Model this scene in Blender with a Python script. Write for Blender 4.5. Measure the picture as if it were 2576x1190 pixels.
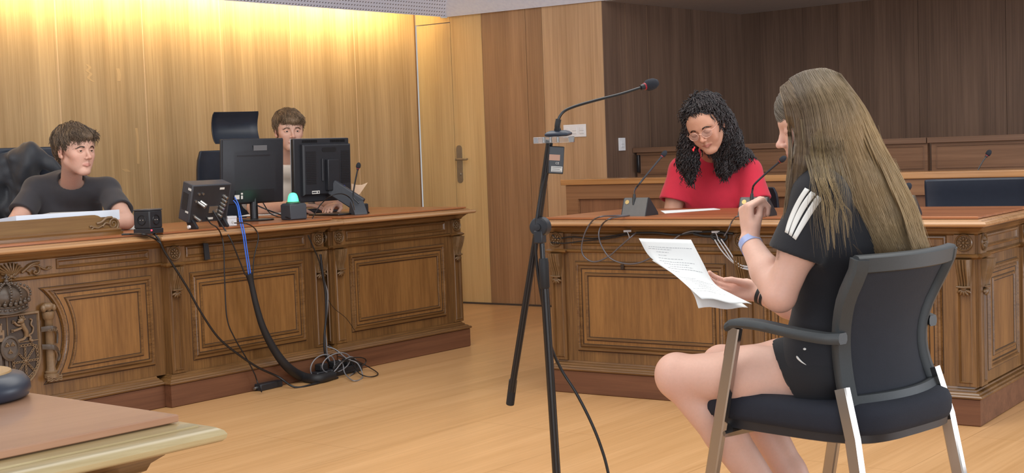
import bpy, bmesh, math, random
import numpy as np
from math import sin, cos, radians, pi, sqrt, atan2
from mathutils import Vector, Matrix, Euler
random.seed(7)
for o in list(bpy.data.objects): bpy.data.objects.remove(o)
SC = bpy.context.scene
COL = SC.collection
# ------------------------------------------------ camera
IMW, IMH, FPX, PITCH, ROLL, CAMH = 2576, 1190, 3500.0, 0.0616, -0.0365, 1.13
cam_d = bpy.data.cameras.new('camera'); cam = bpy.data.objects.new('camera', cam_d); COL.objects.link(cam)
cam_d.sensor_fit = 'HORIZONTAL'; cam_d.sensor_width = 36.0; cam_d.lens = 36.0*FPX/IMW; cam_d.clip_start = 0.05
_cp, _sp, _cr, _sr = cos(PITCH), sin(PITCH), cos(ROLL), sin(ROLL)
_R = Vector((1,0,0)); _U = Vector((0,_sp,_cp)); _F = Vector((0,_cp,-_sp))
# image right / up axes after the roll
_r2 = _R*_cr + _U*_sr; _u2 = -_R*_sr + _U*_cr
cam.matrix_world = Matrix(((_r2.x,_u2.x,-_F.x,0),(_r2.y,_u2.y,-_F.y,0),(_r2.z,_u2.z,-_F.z,CAMH),(0,0,0,1)))
SC.camera = cam
CAMP = Vector((0,0,CAMH))
def ray(px, py):
    u = (px-1288)/FPX; v = -(py-595)/FPX
    return _R*0 + _r2*u + _u2*v + _F
def Pz(px, py, z):
    r = ray(px,py); return CAMP + r*((z-CAMH)/r.z)
def Pd(px, py, d):
    r = ray(px,py); return CAMP + r*(d/r.y)
# ------------------------------------------------ view, world, lights
SC.view_settings.view_transform = 'Standard'; SC.view_settings.look = 'None'
SC.view_settings.gamma = 1; SC.view_settings.use_curve_mapping = False
SC.view_settings.exposure = 0.0
w = bpy.data.worlds.new('world'); SC.world = w; w.use_nodes = True
w.node_tree.nodes['Background'].inputs[0].default_value = (0.95,0.97,1.0,1)
w.node_tree.nodes['Background'].inputs[1].default_value = 0.5
def area(name, loc, target, sx, sy, power, color):
    l = bpy.data.lights.new(name,'AREA'); l.shape='RECTANGLE'; l.size=sx; l.size_y=sy; l.energy=power; l.color=color
    o = bpy.data.objects.new(name,l); COL.objects.link(o); o.location = loc
    o.rotation_euler = (Vector(target)-Vector(loc)).to_track_quat('-Z','Y').to_euler()
    return o
area('ceiling_panel_light', (1.2,4.6,3.1), (1.0,5.2,0), 3.6, 3.0, 95, (1.0,0.97,0.93))
area('ceiling_panel_light', (-1.6,4.0,3.1), (-1.4,6.2,0), 2.4, 2.4, 60, (1.0,0.96,0.9))
area('daylight_fill', (-4.5,1.5,2.2), (-0.5,6.5,0.8), 2.5, 1.8, 50, (0.8,0.88,1.0))  # daylight from an unseen window at the left front
area('daylight_fill', (0.5,-2.5,1.3), (0.8,9.0,2.3), 5.0, 2.0, 170, (0.86,0.92,1.0))  # added fill behind the camera to brighten ceiling and recess, no window here
area('daylight_fill', (5.6,4.2,0.9), (-0.2,9.0,2.0), 4.0, 1.3, 110, (0.84,0.9,1.0))  # added low fill at the right for the ceiling, not a real window
# ------------------------------------------------ helpers
def lin(c):
    return tuple(((x/255)/12.92 if x/255<=0.04045 else ((x/255+0.055)/1.055)**2.4) for x in c)
MATS = {}
def mat(name, rgb=(128,128,128), rough=0.5, metal=0.0, spec=0.5, emit=None, estr=0, noise=None, trans=0, alpha=1, coat=0, sheen=0, bump=None, vcol=False, sss=0):
    if name in MATS: return MATS[name]
    m = bpy.data.materials.new(name); m.use_nodes = True; nt = m.node_tree; b = nt.nodes['Principled BSDF']
    b.inputs['Base Color'].default_value = (*lin(rgb),1); b.inputs['Roughness'].default_value = rough
    b.inputs['Metallic'].default_value = metal; b.inputs['Specular IOR Level'].default_value = spec
    if coat: b.inputs['Coat Weight'].default_value = coat; b.inputs['Coat Roughness'].default_value = 0.15
    if sheen: b.inputs['Sheen Weight'].default_value = sheen
    if trans: b.inputs['Transmission Weight'].default_value = trans
    if sss: b.inputs['Subsurface Weight'].default_value = sss; b.inputs['Subsurface Radius'].default_value=(1,.35,.2); b.inputs['Subsurface Scale'].default_value=.012
    if emit: b.inputs['Emission Color'].default_value = (*lin(emit),1); b.inputs['Emission Strength'].default_value = estr
    tc = nt.nodes.new('ShaderNodeTexCoord')
    col = None
    if vcol:
        a = nt.nodes.new('ShaderNodeAttribute'); a.attribute_name = 'Col'; col = a.outputs['Color']
    if noise or not (noise is False):
        sc, amt = noise if noise else (40, 0.06)
        n = nt.nodes.new('ShaderNodeTexNoise'); n.inputs['Scale'].default_value = sc; n.inputs['Detail'].default_value = 4
        nt.links.new(tc.outputs['Object'], n.inputs['Vector'])
        mp = nt.nodes.new('ShaderNodeMapRange'); mp.inputs['To Min'].default_value = 1-amt*2; mp.inputs['To Max'].default_value = 1+amt*2
        nt.links.new(n.outputs['Fac'], mp.inputs['Value'])
        mx = nt.nodes.new('ShaderNodeMix'); mx.data_type='RGBA'; mx.blend_type='MULTIPLY'; mx.inputs[0].default_value = 1
        if col is not None: nt.links.new(col, mx.inputs[6])
        else: mx.inputs[6].default_value = (*lin(rgb),1)
        nt.links.new(mp.outputs[0], mx.inputs[7]); nt.links.new(mx.outputs[2], b.inputs['Base Color'])
    if bump:
        n2 = nt.nodes.new('ShaderNodeTexNoise'); n2.inputs['Scale'].default_value = bump[0]; n2.inputs['Detail'].default_value = 5
        nt.links.new(tc.outputs['Object'], n2.inputs['Vector'])
        bp = nt.nodes.new('ShaderNodeBump'); bp.inputs['Strength'].default_value = bump[1]; bp.inputs['Distance'].default_value = 0.002
        nt.links.new(n2.outputs['Fac'], bp.inputs['Height']); nt.links.new(bp.outputs['Normal'], b.inputs['Normal'])
    MATS[name] = m; return m
def wood(name, c1, c2, axis='z', rough=0.4, strip=0, stripamt=0.12, grain=1.0, spec=0.4, bump=0.15, cross=90.0, c3=None, coords='Object', al=1.2):
    """c1/c2: light and dark grain colours, axis: grain direction in object space, strip: width of veneer strips across the grain"""
    m = bpy.data.materials.new(name); m.use_nodes = True; nt = m.node_tree; N = nt.nodes; L = nt.links; b = N['Principled BSDF']
    b.inputs['Roughness'].default_value = rough; b.inputs['Specular IOR Level'].default_value = spec
    tc = N.new('ShaderNodeTexCoord'); mp = N.new('ShaderNodeMapping'); L.new(tc.outputs[coords], mp.inputs['Vector'])
    s = {'x':(al,cross,cross),'y':(cross,al,cross),'z':(cross,cross,al)}[axis]; mp.inputs['Scale'].default_value = s
    n = N.new('ShaderNodeTexNoise'); n.inputs['Scale'].default_value = 1.0; n.inputs['Detail'].default_value = 6; n.inputs['Roughness'].default_value=.7; n.inputs['Distortion'].default_value=.3
    L.new(mp.outputs[0], n.inputs['Vector'])
    mp2 = N.new('ShaderNodeMapping'); L.new(tc.outputs[coords], mp2.inputs['Vector'])
    s2 = {'x':(.5,7,7),'y':(7,.5,7),'z':(7,7,.5)}[axis]; mp2.inputs['Scale'].default_value = s2
    n2 = N.new('ShaderNodeTexNoise'); n2.inputs['Scale'].default_value = 1.0; n2.inputs['Detail'].default_value = 3
    L.new(mp2.outputs[0], n2.inputs['Vector'])
    ad = N.new('ShaderNodeMath'); ad.operation='MULTIPLY_ADD'; L.new(n.outputs['Fac'], ad.inputs[0]); ad.inputs[1].default_value = 0.75*grain
    sb = N.new('ShaderNodeMath'); sb.operation='MULTIPLY'; L.new(n2.outputs['Fac'], sb.inputs[0]); sb.inputs[1].default_value = 0.6; L.new(sb.outputs[0], ad.inputs[2])
    rp = N.new('ShaderNodeValToRGB'); e = rp.color_ramp.elements
    e[0].position=.42*grain+.1; e[0].color=(*lin(c2),1); e[1].position=.42*grain+.42; e[1].color=(*lin(c1),1)
    L.new(ad.outputs[0], rp.inputs['Fac'])
    out = rp.outputs['Color']
    if strip:
        sp = N.new('ShaderNodeSeparateXYZ'); L.new(tc.outputs[coords], sp.inputs[0])
        dv = N.new('ShaderNodeMath'); dv.operation='DIVIDE'; L.new(sp.outputs['X' if axis!='x' else 'Y'], dv.inputs[0]); dv.inputs[1].default_value=strip
        # uneven strips: wobble the coordinate with a slow noise
        nz = N.new('ShaderNodeTexNoise'); nz.noise_dimensions='1D'; nz.inputs['Scale'].default_value=.9; L.new(dv.outputs[0], nz.inputs['W'])
        a2 = N.new('ShaderNodeMath'); a2.operation='MULTIPLY_ADD'; L.new(nz.outputs['Fac'], a2.inputs[0]); a2.inputs[1].default_value=1.6; L.new(dv.outputs[0], a2.inputs[2])
        fl = N.new('ShaderNodeMath'); fl.operation='FLOOR'; L.new(a2.outputs[0], fl.inputs[0])
        wn = N.new('ShaderNodeTexWhiteNoise'); wn.noise_dimensions='1D'; L.new(fl.outputs[0], wn.inputs['W'])
        mr = N.new('ShaderNodeMapRange'); mr.inputs['To Min'].default_value=1-stripamt; mr.inputs['To Max'].default_value=1+stripamt; L.new(wn.outputs['Value'], mr.inputs['Value'])
        mx = N.new('ShaderNodeMix'); mx.data_type='RGBA'; mx.blend_type='MULTIPLY'; mx.inputs[0].default_value=1
        L.new(out, mx.inputs[6]); L.new(mr.outputs[0], mx.inputs[7]); out = mx.outputs[2]
    L.new(out, b.inputs['Base Color'])
    if bump:
        bp = N.new('ShaderNodeBump'); bp.inputs['Strength'].default_value=bump; bp.inputs['Distance'].default_value=.001
        L.new(n.outputs['Fac'], bp.inputs['Height']); L.new(bp.outputs['Normal'], b.inputs['Normal'])
    MATS[name]=m; return m
class MB:
    def __init__(s): s.v=[]; s.f=[]; s.M=Matrix.Identity(4)
    def add(s, vs, fs):
        n=len(s.v); s.v += [s.M @ Vector(v) for v in vs]; s.f += [tuple(i+n for i in f) for f in fs]; return s
    def box(s, x0,x1,y0,y1,z0,z1):
        v=[(x,y,z) for z in (z0,z1) for y in (y0,y1) for x in (x0,x1)]
        return s.add(v,[(0,2,3,1),(4,5,7,6),(0,1,5,4),(2,6,7,3),(0,4,6,2),(1,3,7,5)])
    def cbox(s, c, d, R=None):
        M0=s.M; s.M = M0 @ Matrix.Translation(c) @ (R.to_4x4() if R else Matrix.Identity(4))
        s.box(-d[0]/2,d[0]/2,-d[1]/2,d[1]/2,-d[2]/2,d[2]/2); s.M=M0; return s
    def loft(s, rings, cap0=True, cap1=True, closed=True):
        n=len(rings[0]); vs=[p for r in rings for p in r]; fs=[]
        for k in range(len(rings)-1):
            for i in range(n if closed else n-1):
                j=(i+1)%n; fs.append((k*n+i,k*n+j,(k+1)*n+j,(k+1)*n+i))
        if cap0 and closed: fs.append(tuple(range(n-1,-1,-1)))
        if cap1 and closed: fs.append(tuple((len(rings)-1)*n+i for i in range(n)))
        return s.add(vs,fs)
    def lathe(s, prof, n=24, cap=True):   # prof: (r,z)
        return s.loft([[(r*cos(2*pi*i/n), r*sin(2*pi*i/n), z) for i in range(n)] for r,z in prof], cap, cap)
    def tube(s, pts, r, n=8, cap=True, rs=None, flat=1.0):
        P=[Vector(p) for p in pts]; rings=[]; up=None
        for i,p in enumerate(P):
            t=(P[min(i+1,len(P)-1)]-P[max(i-1,0)]);
            if t.length<1e-9: t=Vector((0,0,1))
            t.normalize()
            if up is None:
                up=Vector((0,0,1)) if abs(t.z)<.9 else Vector((1,0,0))
            a=up-t*up.dot(t)
            if a.length<1e-6: a=Vector((1,0,0))-t*t.x
            a.normalize(); up=a; b=t.cross(a); rr=(rs[i] if rs else r)
            rings.append([p+(a*cos(2*pi*k/n)*flat+b*sin(2*pi*k/n))*rr for k in range(n)])
        return s.loft(rings,cap,cap)
    def ell(s, c, r, R=None, nu=16, nv=10):
        M0=s.M; s.M = M0 @ Matrix.Translation(c) @ (R.to_4x4() if R else Matrix.Identity(4))
        vs=[(0,0,-r[2])]+[(r[0]*sin(pi*j/nv)*cos(2*pi*i/nu), r[1]*sin(pi*j/nv)*sin(2*pi*i/nu), -r[2]*cos(pi*j/nv)) for j in range(1,nv) for i in range(nu)]+[(0,0,r[2])]
        fs=[(0,1+(i+1)%nu,1+i) for i in range(nu)]
        for j in range(nv-2):
            for i in range(nu): fs.append((1+j*nu+i,1+j*nu+(i+1)%nu,1+(j+1)*nu+(i+1)%nu,1+(j+1)*nu+i))
        t=1+(nv-1)*nu; b0=1+(nv-2)*nu; fs+=[(b0+i,b0+(i+1)%nu,t) for i in range(nu)]
        s.add(vs,fs); s.M=M0; return s
    def prism(s, poly, y0, y1):  # polygon in x,z extruded along y
        return s.loft([[(x,y,z) for x,z in poly] for y in (y0,y1)])
    def frame(s, poly, prof, yb, cap=False):   # poly in x,z; prof list of (inset, out): y = yb-out
        rings=[[(x,yb-o,z) for x,z in offs(poly,-i)] for i,o in prof]
        return s.loft(rings, False, cap)
    def lay(s, poly, prof, cap0=True, cap1=True):     # footprint poly in x,y ; prof (outset,z)
        return s.loft([[(x,y,z) for x,y in offs(poly,o)] for o,z in prof], cap0, cap1)
    def build(s, name, m, parent=None, smooth=35, bevel=0, world=None, seg=2):
        me=bpy.data.meshes.new(name); me.from_pydata(s.v,[],s.f); me.update()
        bm=bmesh.new(); bm.from_mesh(me); bmesh.ops.recalc_face_normals(bm, faces=bm.faces); bm.to_mesh(me); bm.free()
        if smooth:
            for p in me.polygons: p.use_smooth=True
            me.set_sharp_from_angle(angle=radians(smooth))
        if m: me.materials.append(m)
        o=bpy.data.objects.new(name,me); COL.objects.link(o)
        if parent: o.parent=parent
        if world is not None: o.matrix_world=world
        if bevel:
            b=o.modifiers.new('bevel','BEVEL'); b.width=bevel; b.segments=seg; b.limit_method='ANGLE'; b.angle_limit=radians(40)
        return o
def area2(p): return sum(p[i][0]*p[(i+1)%len(p)][1]-p[(i+1)%len(p)][0]*p[i][1] for i in range(len(p)))
def offs(poly, d):
    if abs(d)<1e-9: return list(poly)
    sgn = 1 if area2(poly)>0 else -1; n=len(poly); out=[]
    for i in range(n):
        a=Vector(poly[i-1][:2]); b=Vector(poly[i][:2]); c=Vector(poly[(i+1)%n][:2])
        e1=(b-a).normalized(); e2=(c-b).normalized()
        n1=Vector((e1.y,-e1.x))*sgn; n2=Vector((e2.y,-e2.x))*sgn
        k=n1+n2; q=k.dot(n1)
        if abs(q)<.15: q=.15
        p=b+k*(d/q); out.append((p.x,p.y))
    return out
def T(o, az=None):   # frame at o (x,y[,z]); local x runs along azimuth az, local y goes back, away from the viewer side
    a=radians(az); return Matrix(((sin(a),-cos(a),0,o[0]),(cos(a),sin(a),0,o[1]),(0,0,1,o[2] if len(o)>2 else 0),(0,0,0,1)))
def empty(name, label, cat, loc=(0,0,0), group=None, M=None):
    o=bpy.data.objects.new(name,None); COL.objects.link(o); o.empty_display_size=.1
    if M is not None: o.matrix_world=M
    else: o.location=loc
    return tag(o,label,cat,group)
def tag(o,label,cat,group=None):
    o['label']=label; o['category']=cat
    if group: o['group']=group
    return o
def struct(o): o['kind']='structure'; return o
def cr(pts, n=8):  # catmull-rom through points
    P=[Vector(p) for p in pts]; P=[P[0]*2-P[1]]+P+[P[-1]*2-P[-2]]; out=[]
    for i in range(1,len(P)-2):
        for k in range(n):
            t=k/n; a,b,c,d=P[i-1:i+3]
            out.append(.5*((2*b)+(c-a)*t+(2*a-5*b+4*c-d)*t*t+(3*b-a-3*c+d)*t**3))
    out.append(P[-2]); return out
def rotz(a): return Matrix.Rotation(a,4,'Z')
def rotx(a): return Matrix.Rotation(a,4,'X')
def roty(a): return Matrix.Rotation(a,4,'Y')
def TR(x,y,z): return Matrix.Translation((x,y,z))
# ------------------------------------------------ setting
AZA, AZB = 38.1, 125.4
W_left = wood('wall_veneer_gold',(196,164,120),(164,132,90),'z',rough=.45,strip=.15,stripamt=.08,cross=70)
W_door = wood('wall_veneer_door',(206,176,126),(184,152,104),'z',rough=.45,strip=.3,stripamt=.05,cross=80)
W_tan = wood('wall_veneer_tan',(190,156,120),(162,128,94),'z',rough=.45,strip=.16,stripamt=.07,cross=70)
W_brown = wood('wall_veneer_brown',(166,130,96),(138,104,74),'z',rough=.45,strip=.16,stripamt=.06,cross=70)
W_shaded = wood('wall_veneer_shaded',(122,96,79),(92,71,58),'z',rough=.5,strip=.14,stripamt=.08,cross=70)  # recess veneer: the dim light there is worked into a darker colour
W_seam = mat('seam_dark',(50,34,22),.8)
W_seaml = mat('seam_light',(205,170,130),.6)
M_white = mat('ceiling_white',(226,236,255),.8)
M_dimmed = mat('ceiling_white_dimmed',(176,164,156),.85)  # white ceiling darkened in its colour for the weak light of the recess
def floor_mat():
    m=wood('floor_oak',(214,168,118),(194,148,98),'x',rough=.28,cross=60,bump=.05,spec=.45)
    nt=m.node_tree; N=nt.nodes; L=nt.links; b=N['Principled BSDF']; col=b.inputs['Base Color'].links[0].from_socket
    tc=N.new('ShaderNodeTexCoord'); br=N.new('ShaderNodeTexBrick'); br.inputs['Scale'].default_value=1; br.offset=.5
    br.inputs['Brick Width'].default_value=1.3; br.inputs['Row Height'].default_value=.62; br.inputs['Mortar Size'].default_value=.0018
    br.inputs['Color1'].default_value=(1,1,1,1); br.inputs['Color2'].default_value=(.95,.95,.95,1); br.inputs['Mortar'].default_value=(.72,.68,.62,1)
    L.new(tc.outputs['Object'],br.inputs['Vector'])
    mx=N.new('ShaderNodeMix'); mx.data_type='RGBA'; mx.blend_type='MULTIPLY'; mx.inputs[0].default_value=1
    L.new(col,mx.inputs[6]); L.new(br.outputs['Color'],mx.inputs[7]); L.new(mx.outputs[2],b.inputs['Base Color']); return m
mb=MB(); mb.box(-8,9,-6,9,-.06,0); struct(mb.build('floor', floor_mat(), world=T((0,4),AZA)))
CRN = Vector((-.672,10.610)); DIRA=Vector((sin(radians(AZA)),cos(radians(AZA)))); DIRB=Vector((sin(radians(AZB)),cos(radians(AZB))))
def hitx(px,py,o,az):  # local x of a pixel on a vertical plane
    M=T(o,az).inverted(); r=M.to_3x3()@ray(px,py); c=M@CAMP; t=-c.y/r.y; p=c+r*t; return p.x, p.z
def wall(name, o, az, xs, m, H=2.75, seam=W_seam, th=.05, gap=.003, mats=None, z0=0):
    """panelled wall: boards between the x positions in xs with thin open joints over a backing"""
    M=T(o,az); root=None
    b=MB(); b.box(xs[0],xs[-1],.012,th,z0,H); root=b.build(name, seam, world=M, smooth=0); struct(root)
    k={}
    for i in range(len(xs)-1):
        mm=mats[i] if mats else m; k.setdefault(mm.name,[mm,MB()])[1].box(xs[i]+gap/2*(i>0),xs[i+1]-gap/2*(i<len(xs)-2),0,.012,z0,H)
    for mm,bb in k.values():
        p=bb.build('veneer_panels',mm,parent=root,smooth=0)
    return root
# left wall: local x=0 at the corner with the door wall, runs back towards the viewer (negative x)
xsl=[-7.5]+[hitx(px,py,CRN,AZA)[0] for px,py in ((145,150),(362,150),(557,150),(733,150),(893,150))]+[-.02]
wall('wall_left', CRN, AZA, xsl, W_left, seam=W_seaml)
for x in xsl[1:-1]:
    b=MB(); b.box(x-.004,x+.004,-.0006,.012,0,2.75); struct(b.build('trim_3',W_seaml,world=T(CRN,AZA),smooth=0))
b=MB(); b.box(-.020,-.006,-.002,.012,0,2.75); struct(b.build('trim_1',mat('corner_bead',(128,94,60),.6),world=T(CRN,AZA),smooth=0))
# door wall
x1=hitx(1140,250,CRN,AZB)[0]; x1b=hitx(1223,400,CRN,AZB)[0]; x2=hitx(1371,300,CRN,AZB)[0]; x2a=hitx(1330,300,CRN,AZB)[0]; x3=hitx(1520,220,CRN,AZB)[0]
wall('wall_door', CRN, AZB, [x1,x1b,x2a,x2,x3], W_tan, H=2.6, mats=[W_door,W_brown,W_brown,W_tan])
b=MB(); b.box(0,x1-.004,0,.012,2.1,2.6); b.box(0,x1,.012,.05,2.1,2.6); struct(b.build('trim_2',W_door,world=T(CRN,AZB),smooth=0))
dr=MB(); dr.box(.008,x1-.004,.0,.045,.006,2.094); door=struct(dr.build('door_1',W_door,world=T(CRN,AZB),bevel=.001))
door['label']='flush veneered door in the corner beside the judges bench'
M_steel=mat('brushed_steel',(168,160,148),.32,.9)
hx,hz=hitx(1160,401,CRN,AZB)
h=MB(); h.M=TR(hx-.012,0,hz-.02)
h.loft([[(.025*cos(a)+0,y,(.1 if sin(a)>0 else -.13)+.025*sin(a)) for a in [2*pi*i/24 for i in range(24)]] for y in (-.008,0)])
h.M=TR(hx-.012,-.008,hz); h.tube(cr([(0,0,0),(0,-.035,0),(.012,-.05,0),(.05,-.052,0),(.115,-.052,0)],6),.0085,10)
h.M=TR(hx-.012,-.008,hz-.11); h.tube([(0,0,0),(0,-.006,0)],.012,12)
h.build('door_handle',M_steel,parent=door)
# metal sill line under the door wall
b=MB(); b.box(0,x3,-.012,.0,0,.012); struct(b.build('baseboard_door',mat('dark_joint',(70,60,55),.5),world=T(CRN,AZB),smooth=0))
# recess walls
E1=CRN+DIRB*x3
rl=Vector((1.871,11.055))-E1; azRL=math.degrees(atan2(rl.x,rl.y)); LRL=rl.length
xr=[0]+[hitx(px,200,E1,azRL)[0] for px in (1577,1632)]+[hitx(1742,200,E1,azRL)[0],LRL]
wall('wall_recess_left', E1, azRL, xr, W_shaded, H=2.3, seam=mat('seam_mid',(120,92,70),.7))
for x in xr[1:3]:
    b=MB(); b.box(x-.004,x+.004,-.0006,.012,0,2.13); struct(b.build('trim_4',mat('seam_mid',(120,92,70),.7),world=T(E1,azRL),smooth=0))
E2=Vector((1.871,11.055)); azR=132.8
xb=[0]+[hitx(px,150,E2,azR)[0] for px in (2108,2311,2531)]+[4.2]
wall('wall_recess_back', E2, azR, xb, W_shaded, H=2.3)
# ceilings
ZC=2.135
def slab(name,poly,z0,z1,m):
    b=MB(); b.lay([(p[0],p[1]) for p in poly],[(0,z0),(0,z1)]); return struct(b.build(name,m,smooth=0))
E1c=Vector((.682,9.703)); S0=Vector((-.436,10.399)); dS=Vector((sin(radians(39.4)),cos(radians(39.4)))); mit=Vector((sin(radians(175.4)),cos(radians(175.4))))
mo=S0+mit*1.7
def perf():
    m=mat('perforated_ceiling',(200,204,214),.8,noise=False); nt=m.node_tree;N=nt.nodes;L=nt.links;b=N['Principled BSDF']
    tc=N.new('ShaderNodeTexCoord'); vr=N.new('ShaderNodeVectorRotate'); vr.rotation_type='Z_AXIS'; vr.inputs['Angle'].default_value=radians(39.4)
    L.new(tc.outputs['Object'],vr.inputs['Vector']); sc=N.new('ShaderNodeVectorMath'); sc.operation='SCALE'; sc.inputs['Scale'].default_value=1/.027
    L.new(vr.outputs[0],sc.inputs[0]); fr=N.new('ShaderNodeVectorMath'); fr.operation='FRACTION'; L.new(sc.outputs[0],fr.inputs[0])
    sb=N.new('ShaderNodeVectorMath'); sb.operation='SUBTRACT'; sb.inputs[1].default_value=(.5,.5,0); L.new(fr.outputs[0],sb.inputs[0])
    mu=N.new('ShaderNodeVectorMath'); mu.operation='MULTIPLY'; mu.inputs[1].default_value=(1,1,0); L.new(sb.outputs[0],mu.inputs[0])
    ln=N.new('ShaderNodeVectorMath'); ln.operation='LENGTH'; L.new(mu.outputs[0],ln.inputs[0])
    lt=N.new('ShaderNodeMath'); lt.operation='LESS_THAN'; lt.inputs[1].default_value=.2; L.new(ln.outputs['Value'],lt.inputs[0])
    mx=N.new('ShaderNodeMix'); mx.data_type='RGBA'; mx.inputs[6].default_value=(*lin((224,234,255)),1); mx.inputs[7].default_value=(*lin((110,112,124)),1)
    L.new(lt.outputs[0],mx.inputs[0]); L.new(mx.outputs[2],b.inputs['Base Color']); return m
def sloped(name,lo,hi,m,rise=.80):
    b=MB(); n=len(lo); b.loft([[(q[0],q[1],ZC+dz) for q in lo]+[(q[0],q[1],ZC+rise+dz) for q in hi[::-1]] for dz in (0,.04)]); return struct(b.build(name,m,smooth=0))
nA=Vector((dS.y,-dS.x)); nB=Vector((DIRB.y,-DIRB.x)); hb_=(nA+nB); mo=S0+hb_*(1.0/(hb_.dot(nA)))
sloped('ceiling_perforated',[S0,S0-dS*5.6],[mo,mo-dS*6.2],perf())
sloped('ceiling_plain',[S0,E1c+DIRB*3.6],[mo,mo+DIRB*5.0],M_white)
slab('ceiling_recess',[E1c,E1c+DIRB*4.6,E2+Vector((sin(radians(azR)),cos(radians(azR))))*4.2,E2],ZC+.001,ZC+.05,M_dimmed)
slab('ceiling_cove',[CRN,CRN-DIRA*7.4,CRN-DIRA*7.4+Vector((DIRA.y,-DIRA.x))*.7,CRN+Vector((DIRA.y,-DIRA.x))*.7],2.62,2.66,M_white)
b=MB(); b.cbox((S0.x-.01,S0.y-.02,ZC-.004),(.05,.012,.008),Matrix.Rotation(radians(20),3,'Z')); tag(b.build('corner_bracket',M_steel),'small metal bracket at the mitre corner of the white ceiling','bracket')
# cove led strip behind the ceiling edge
for k in range(5):
    c=S0-dS*(.75+1.2*k)-Vector((dS.y,-dS.x))*.012
    area('cove_strip_light',(c.x,c.y,ZC+.09),(c.x-.32*dS.y,c.y+.32*dS.x,ZC+.12),1.15,.05,15,(1.0,.80,.42)).rotation_euler.rotate_axis('Z',0)
# ------------------------------------------------ carved desks
O1=((130,93,52),(86,58,30))
D_v=wood('desk_oak_upright',*O1,'z',rough=.32,spec=.6,cross=110,bump=.2,al=4)
D_h=wood('desk_oak_rail',*O1,'x',rough=.27,spec=.7,cross=110,bump=.2,al=4)
D_y=wood('desk_oak_side_rail',*O1,'y',rough=.35,cross=55,bump=.2)
D_pan=wood('desk_panel_field',(142,101,56),(110,75,39),'z',rough=.4,cross=70,bump=.15,al=5)
D_car=mat('desk_carving',(104,78,50),.32,noise=(60,.15))
D_pl=wood('desk_plinth_wood',(118,78,54),(90,56,38),'x',rough=.45,cross=40,bump=.1)
D_nose=wood('desk_nosing_wood',(184,142,100),(146,106,70),'x',rough=.22,cross=50,bump=.1,spec=.7)
D_top=wood('desk_top_wood',(170,108,66),(134,78,44),'x',rough=.3,cross=30,bump=.03,spec=.5)
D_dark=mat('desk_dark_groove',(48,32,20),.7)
OUT=[(0,0),(.006,.012),(.014,.012),(.018,.004),(.024,.008),(.030,.008),(.034,-.004)]
NOSE=[(-.02,.775),(.030,.776),(.037,.778),(.041,.782),(.042,.787),(.039,.792),(.031,.7965),(.021,.798),(.0185,.7965),(.0175,.7965),(.0165,.800),(.010,.8025),(.004,.8035),(-.006,.8035)]
INN=[(0,0),(.003,.007),(.011,.007),(.014,0)]
def rosette(r=.034):
    b=MB()
    ring=[(r*.80,-.0),(r*.84,-.007),(r*.92,-.009),(r,-.006),(r,.0)]
    b.loft([[(q*cos(2*pi*i/28),y,q*sin(2*pi*i/28)) for i in range(28)] for q,y in ring],False,False)
    for k in range(8):
        a=2*pi*k/8; R=Matrix.Rotation(-a,3,'Y')
        b.ell((r*.46*cos(a),-.003,r*.46*sin(a)),(r*.24,.006,r*.13),R,8,6)
        a2=a+pi/8; b.ell((r*.66*cos(a2),-.002,r*.66*sin(a2)),(r*.1,.004,r*.07),Matrix.Rotation(-a2,3,'Y'),6,5)
    b.ell((0,-.004,0),(r*.17,.007,r*.17),None,10,6)
    return b
def corbel(h=.145,wd=.062):
    """fluted bracket that swells forward at the top, tied near its foot and ending in a small shell"""
    b=MB(); n=33
    def prof(t):  # t 0 top..1 foot : outward swell
        return .030*(1-t)**1.5+.010+.006*sin(pi*min(1,t*1.3))
    rings=[[((i/(n-1)*2-1)*wd/2,0,0) for i in range(n)]]
    for k in range(15):
        t=k/14; z=-t*h*.76; hw=wd/2*(1-.22*t); row=[]
        for i in range(n):
            u=i/(n-1)*2-1; fl=abs(sin(u*pi*2.5))**.6*.0095; edge=(1-abs(u)**10)
            row.append((u*hw,-(prof(t)+fl)*edge,z))
        rings.append(row)
    b.loft(rings,False,False,closed=False)
    b.tube([(-wd*.42,-.019,-h*.74),(0,-.023,-h*.75),(wd*.42,-.019,-h*.74)],.0048,8)
    for k in range(5):
        a=radians(-90+(k-2)*30); b.ell((cos(a)*.016,-.012,-h*.80+sin(a)*.014),(.016,.009,.006),Matrix.Rotation(-a,3,'Y'),8,6)
    b.ell((0,-.016,-h*.79),(.010,.007,.008),None,8,6)
    return b
PROT={}
def carve(key, fn, parent, M, name, m=None):
    if key not in PROT:
        o=fn().build(name, m or D_car, parent=parent, smooth=50); PROT[key]=o
    else:
        o=PROT[key].copy(); COL.objects.link(o); o.parent=parent
    o.matrix_local=M; return o
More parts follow.
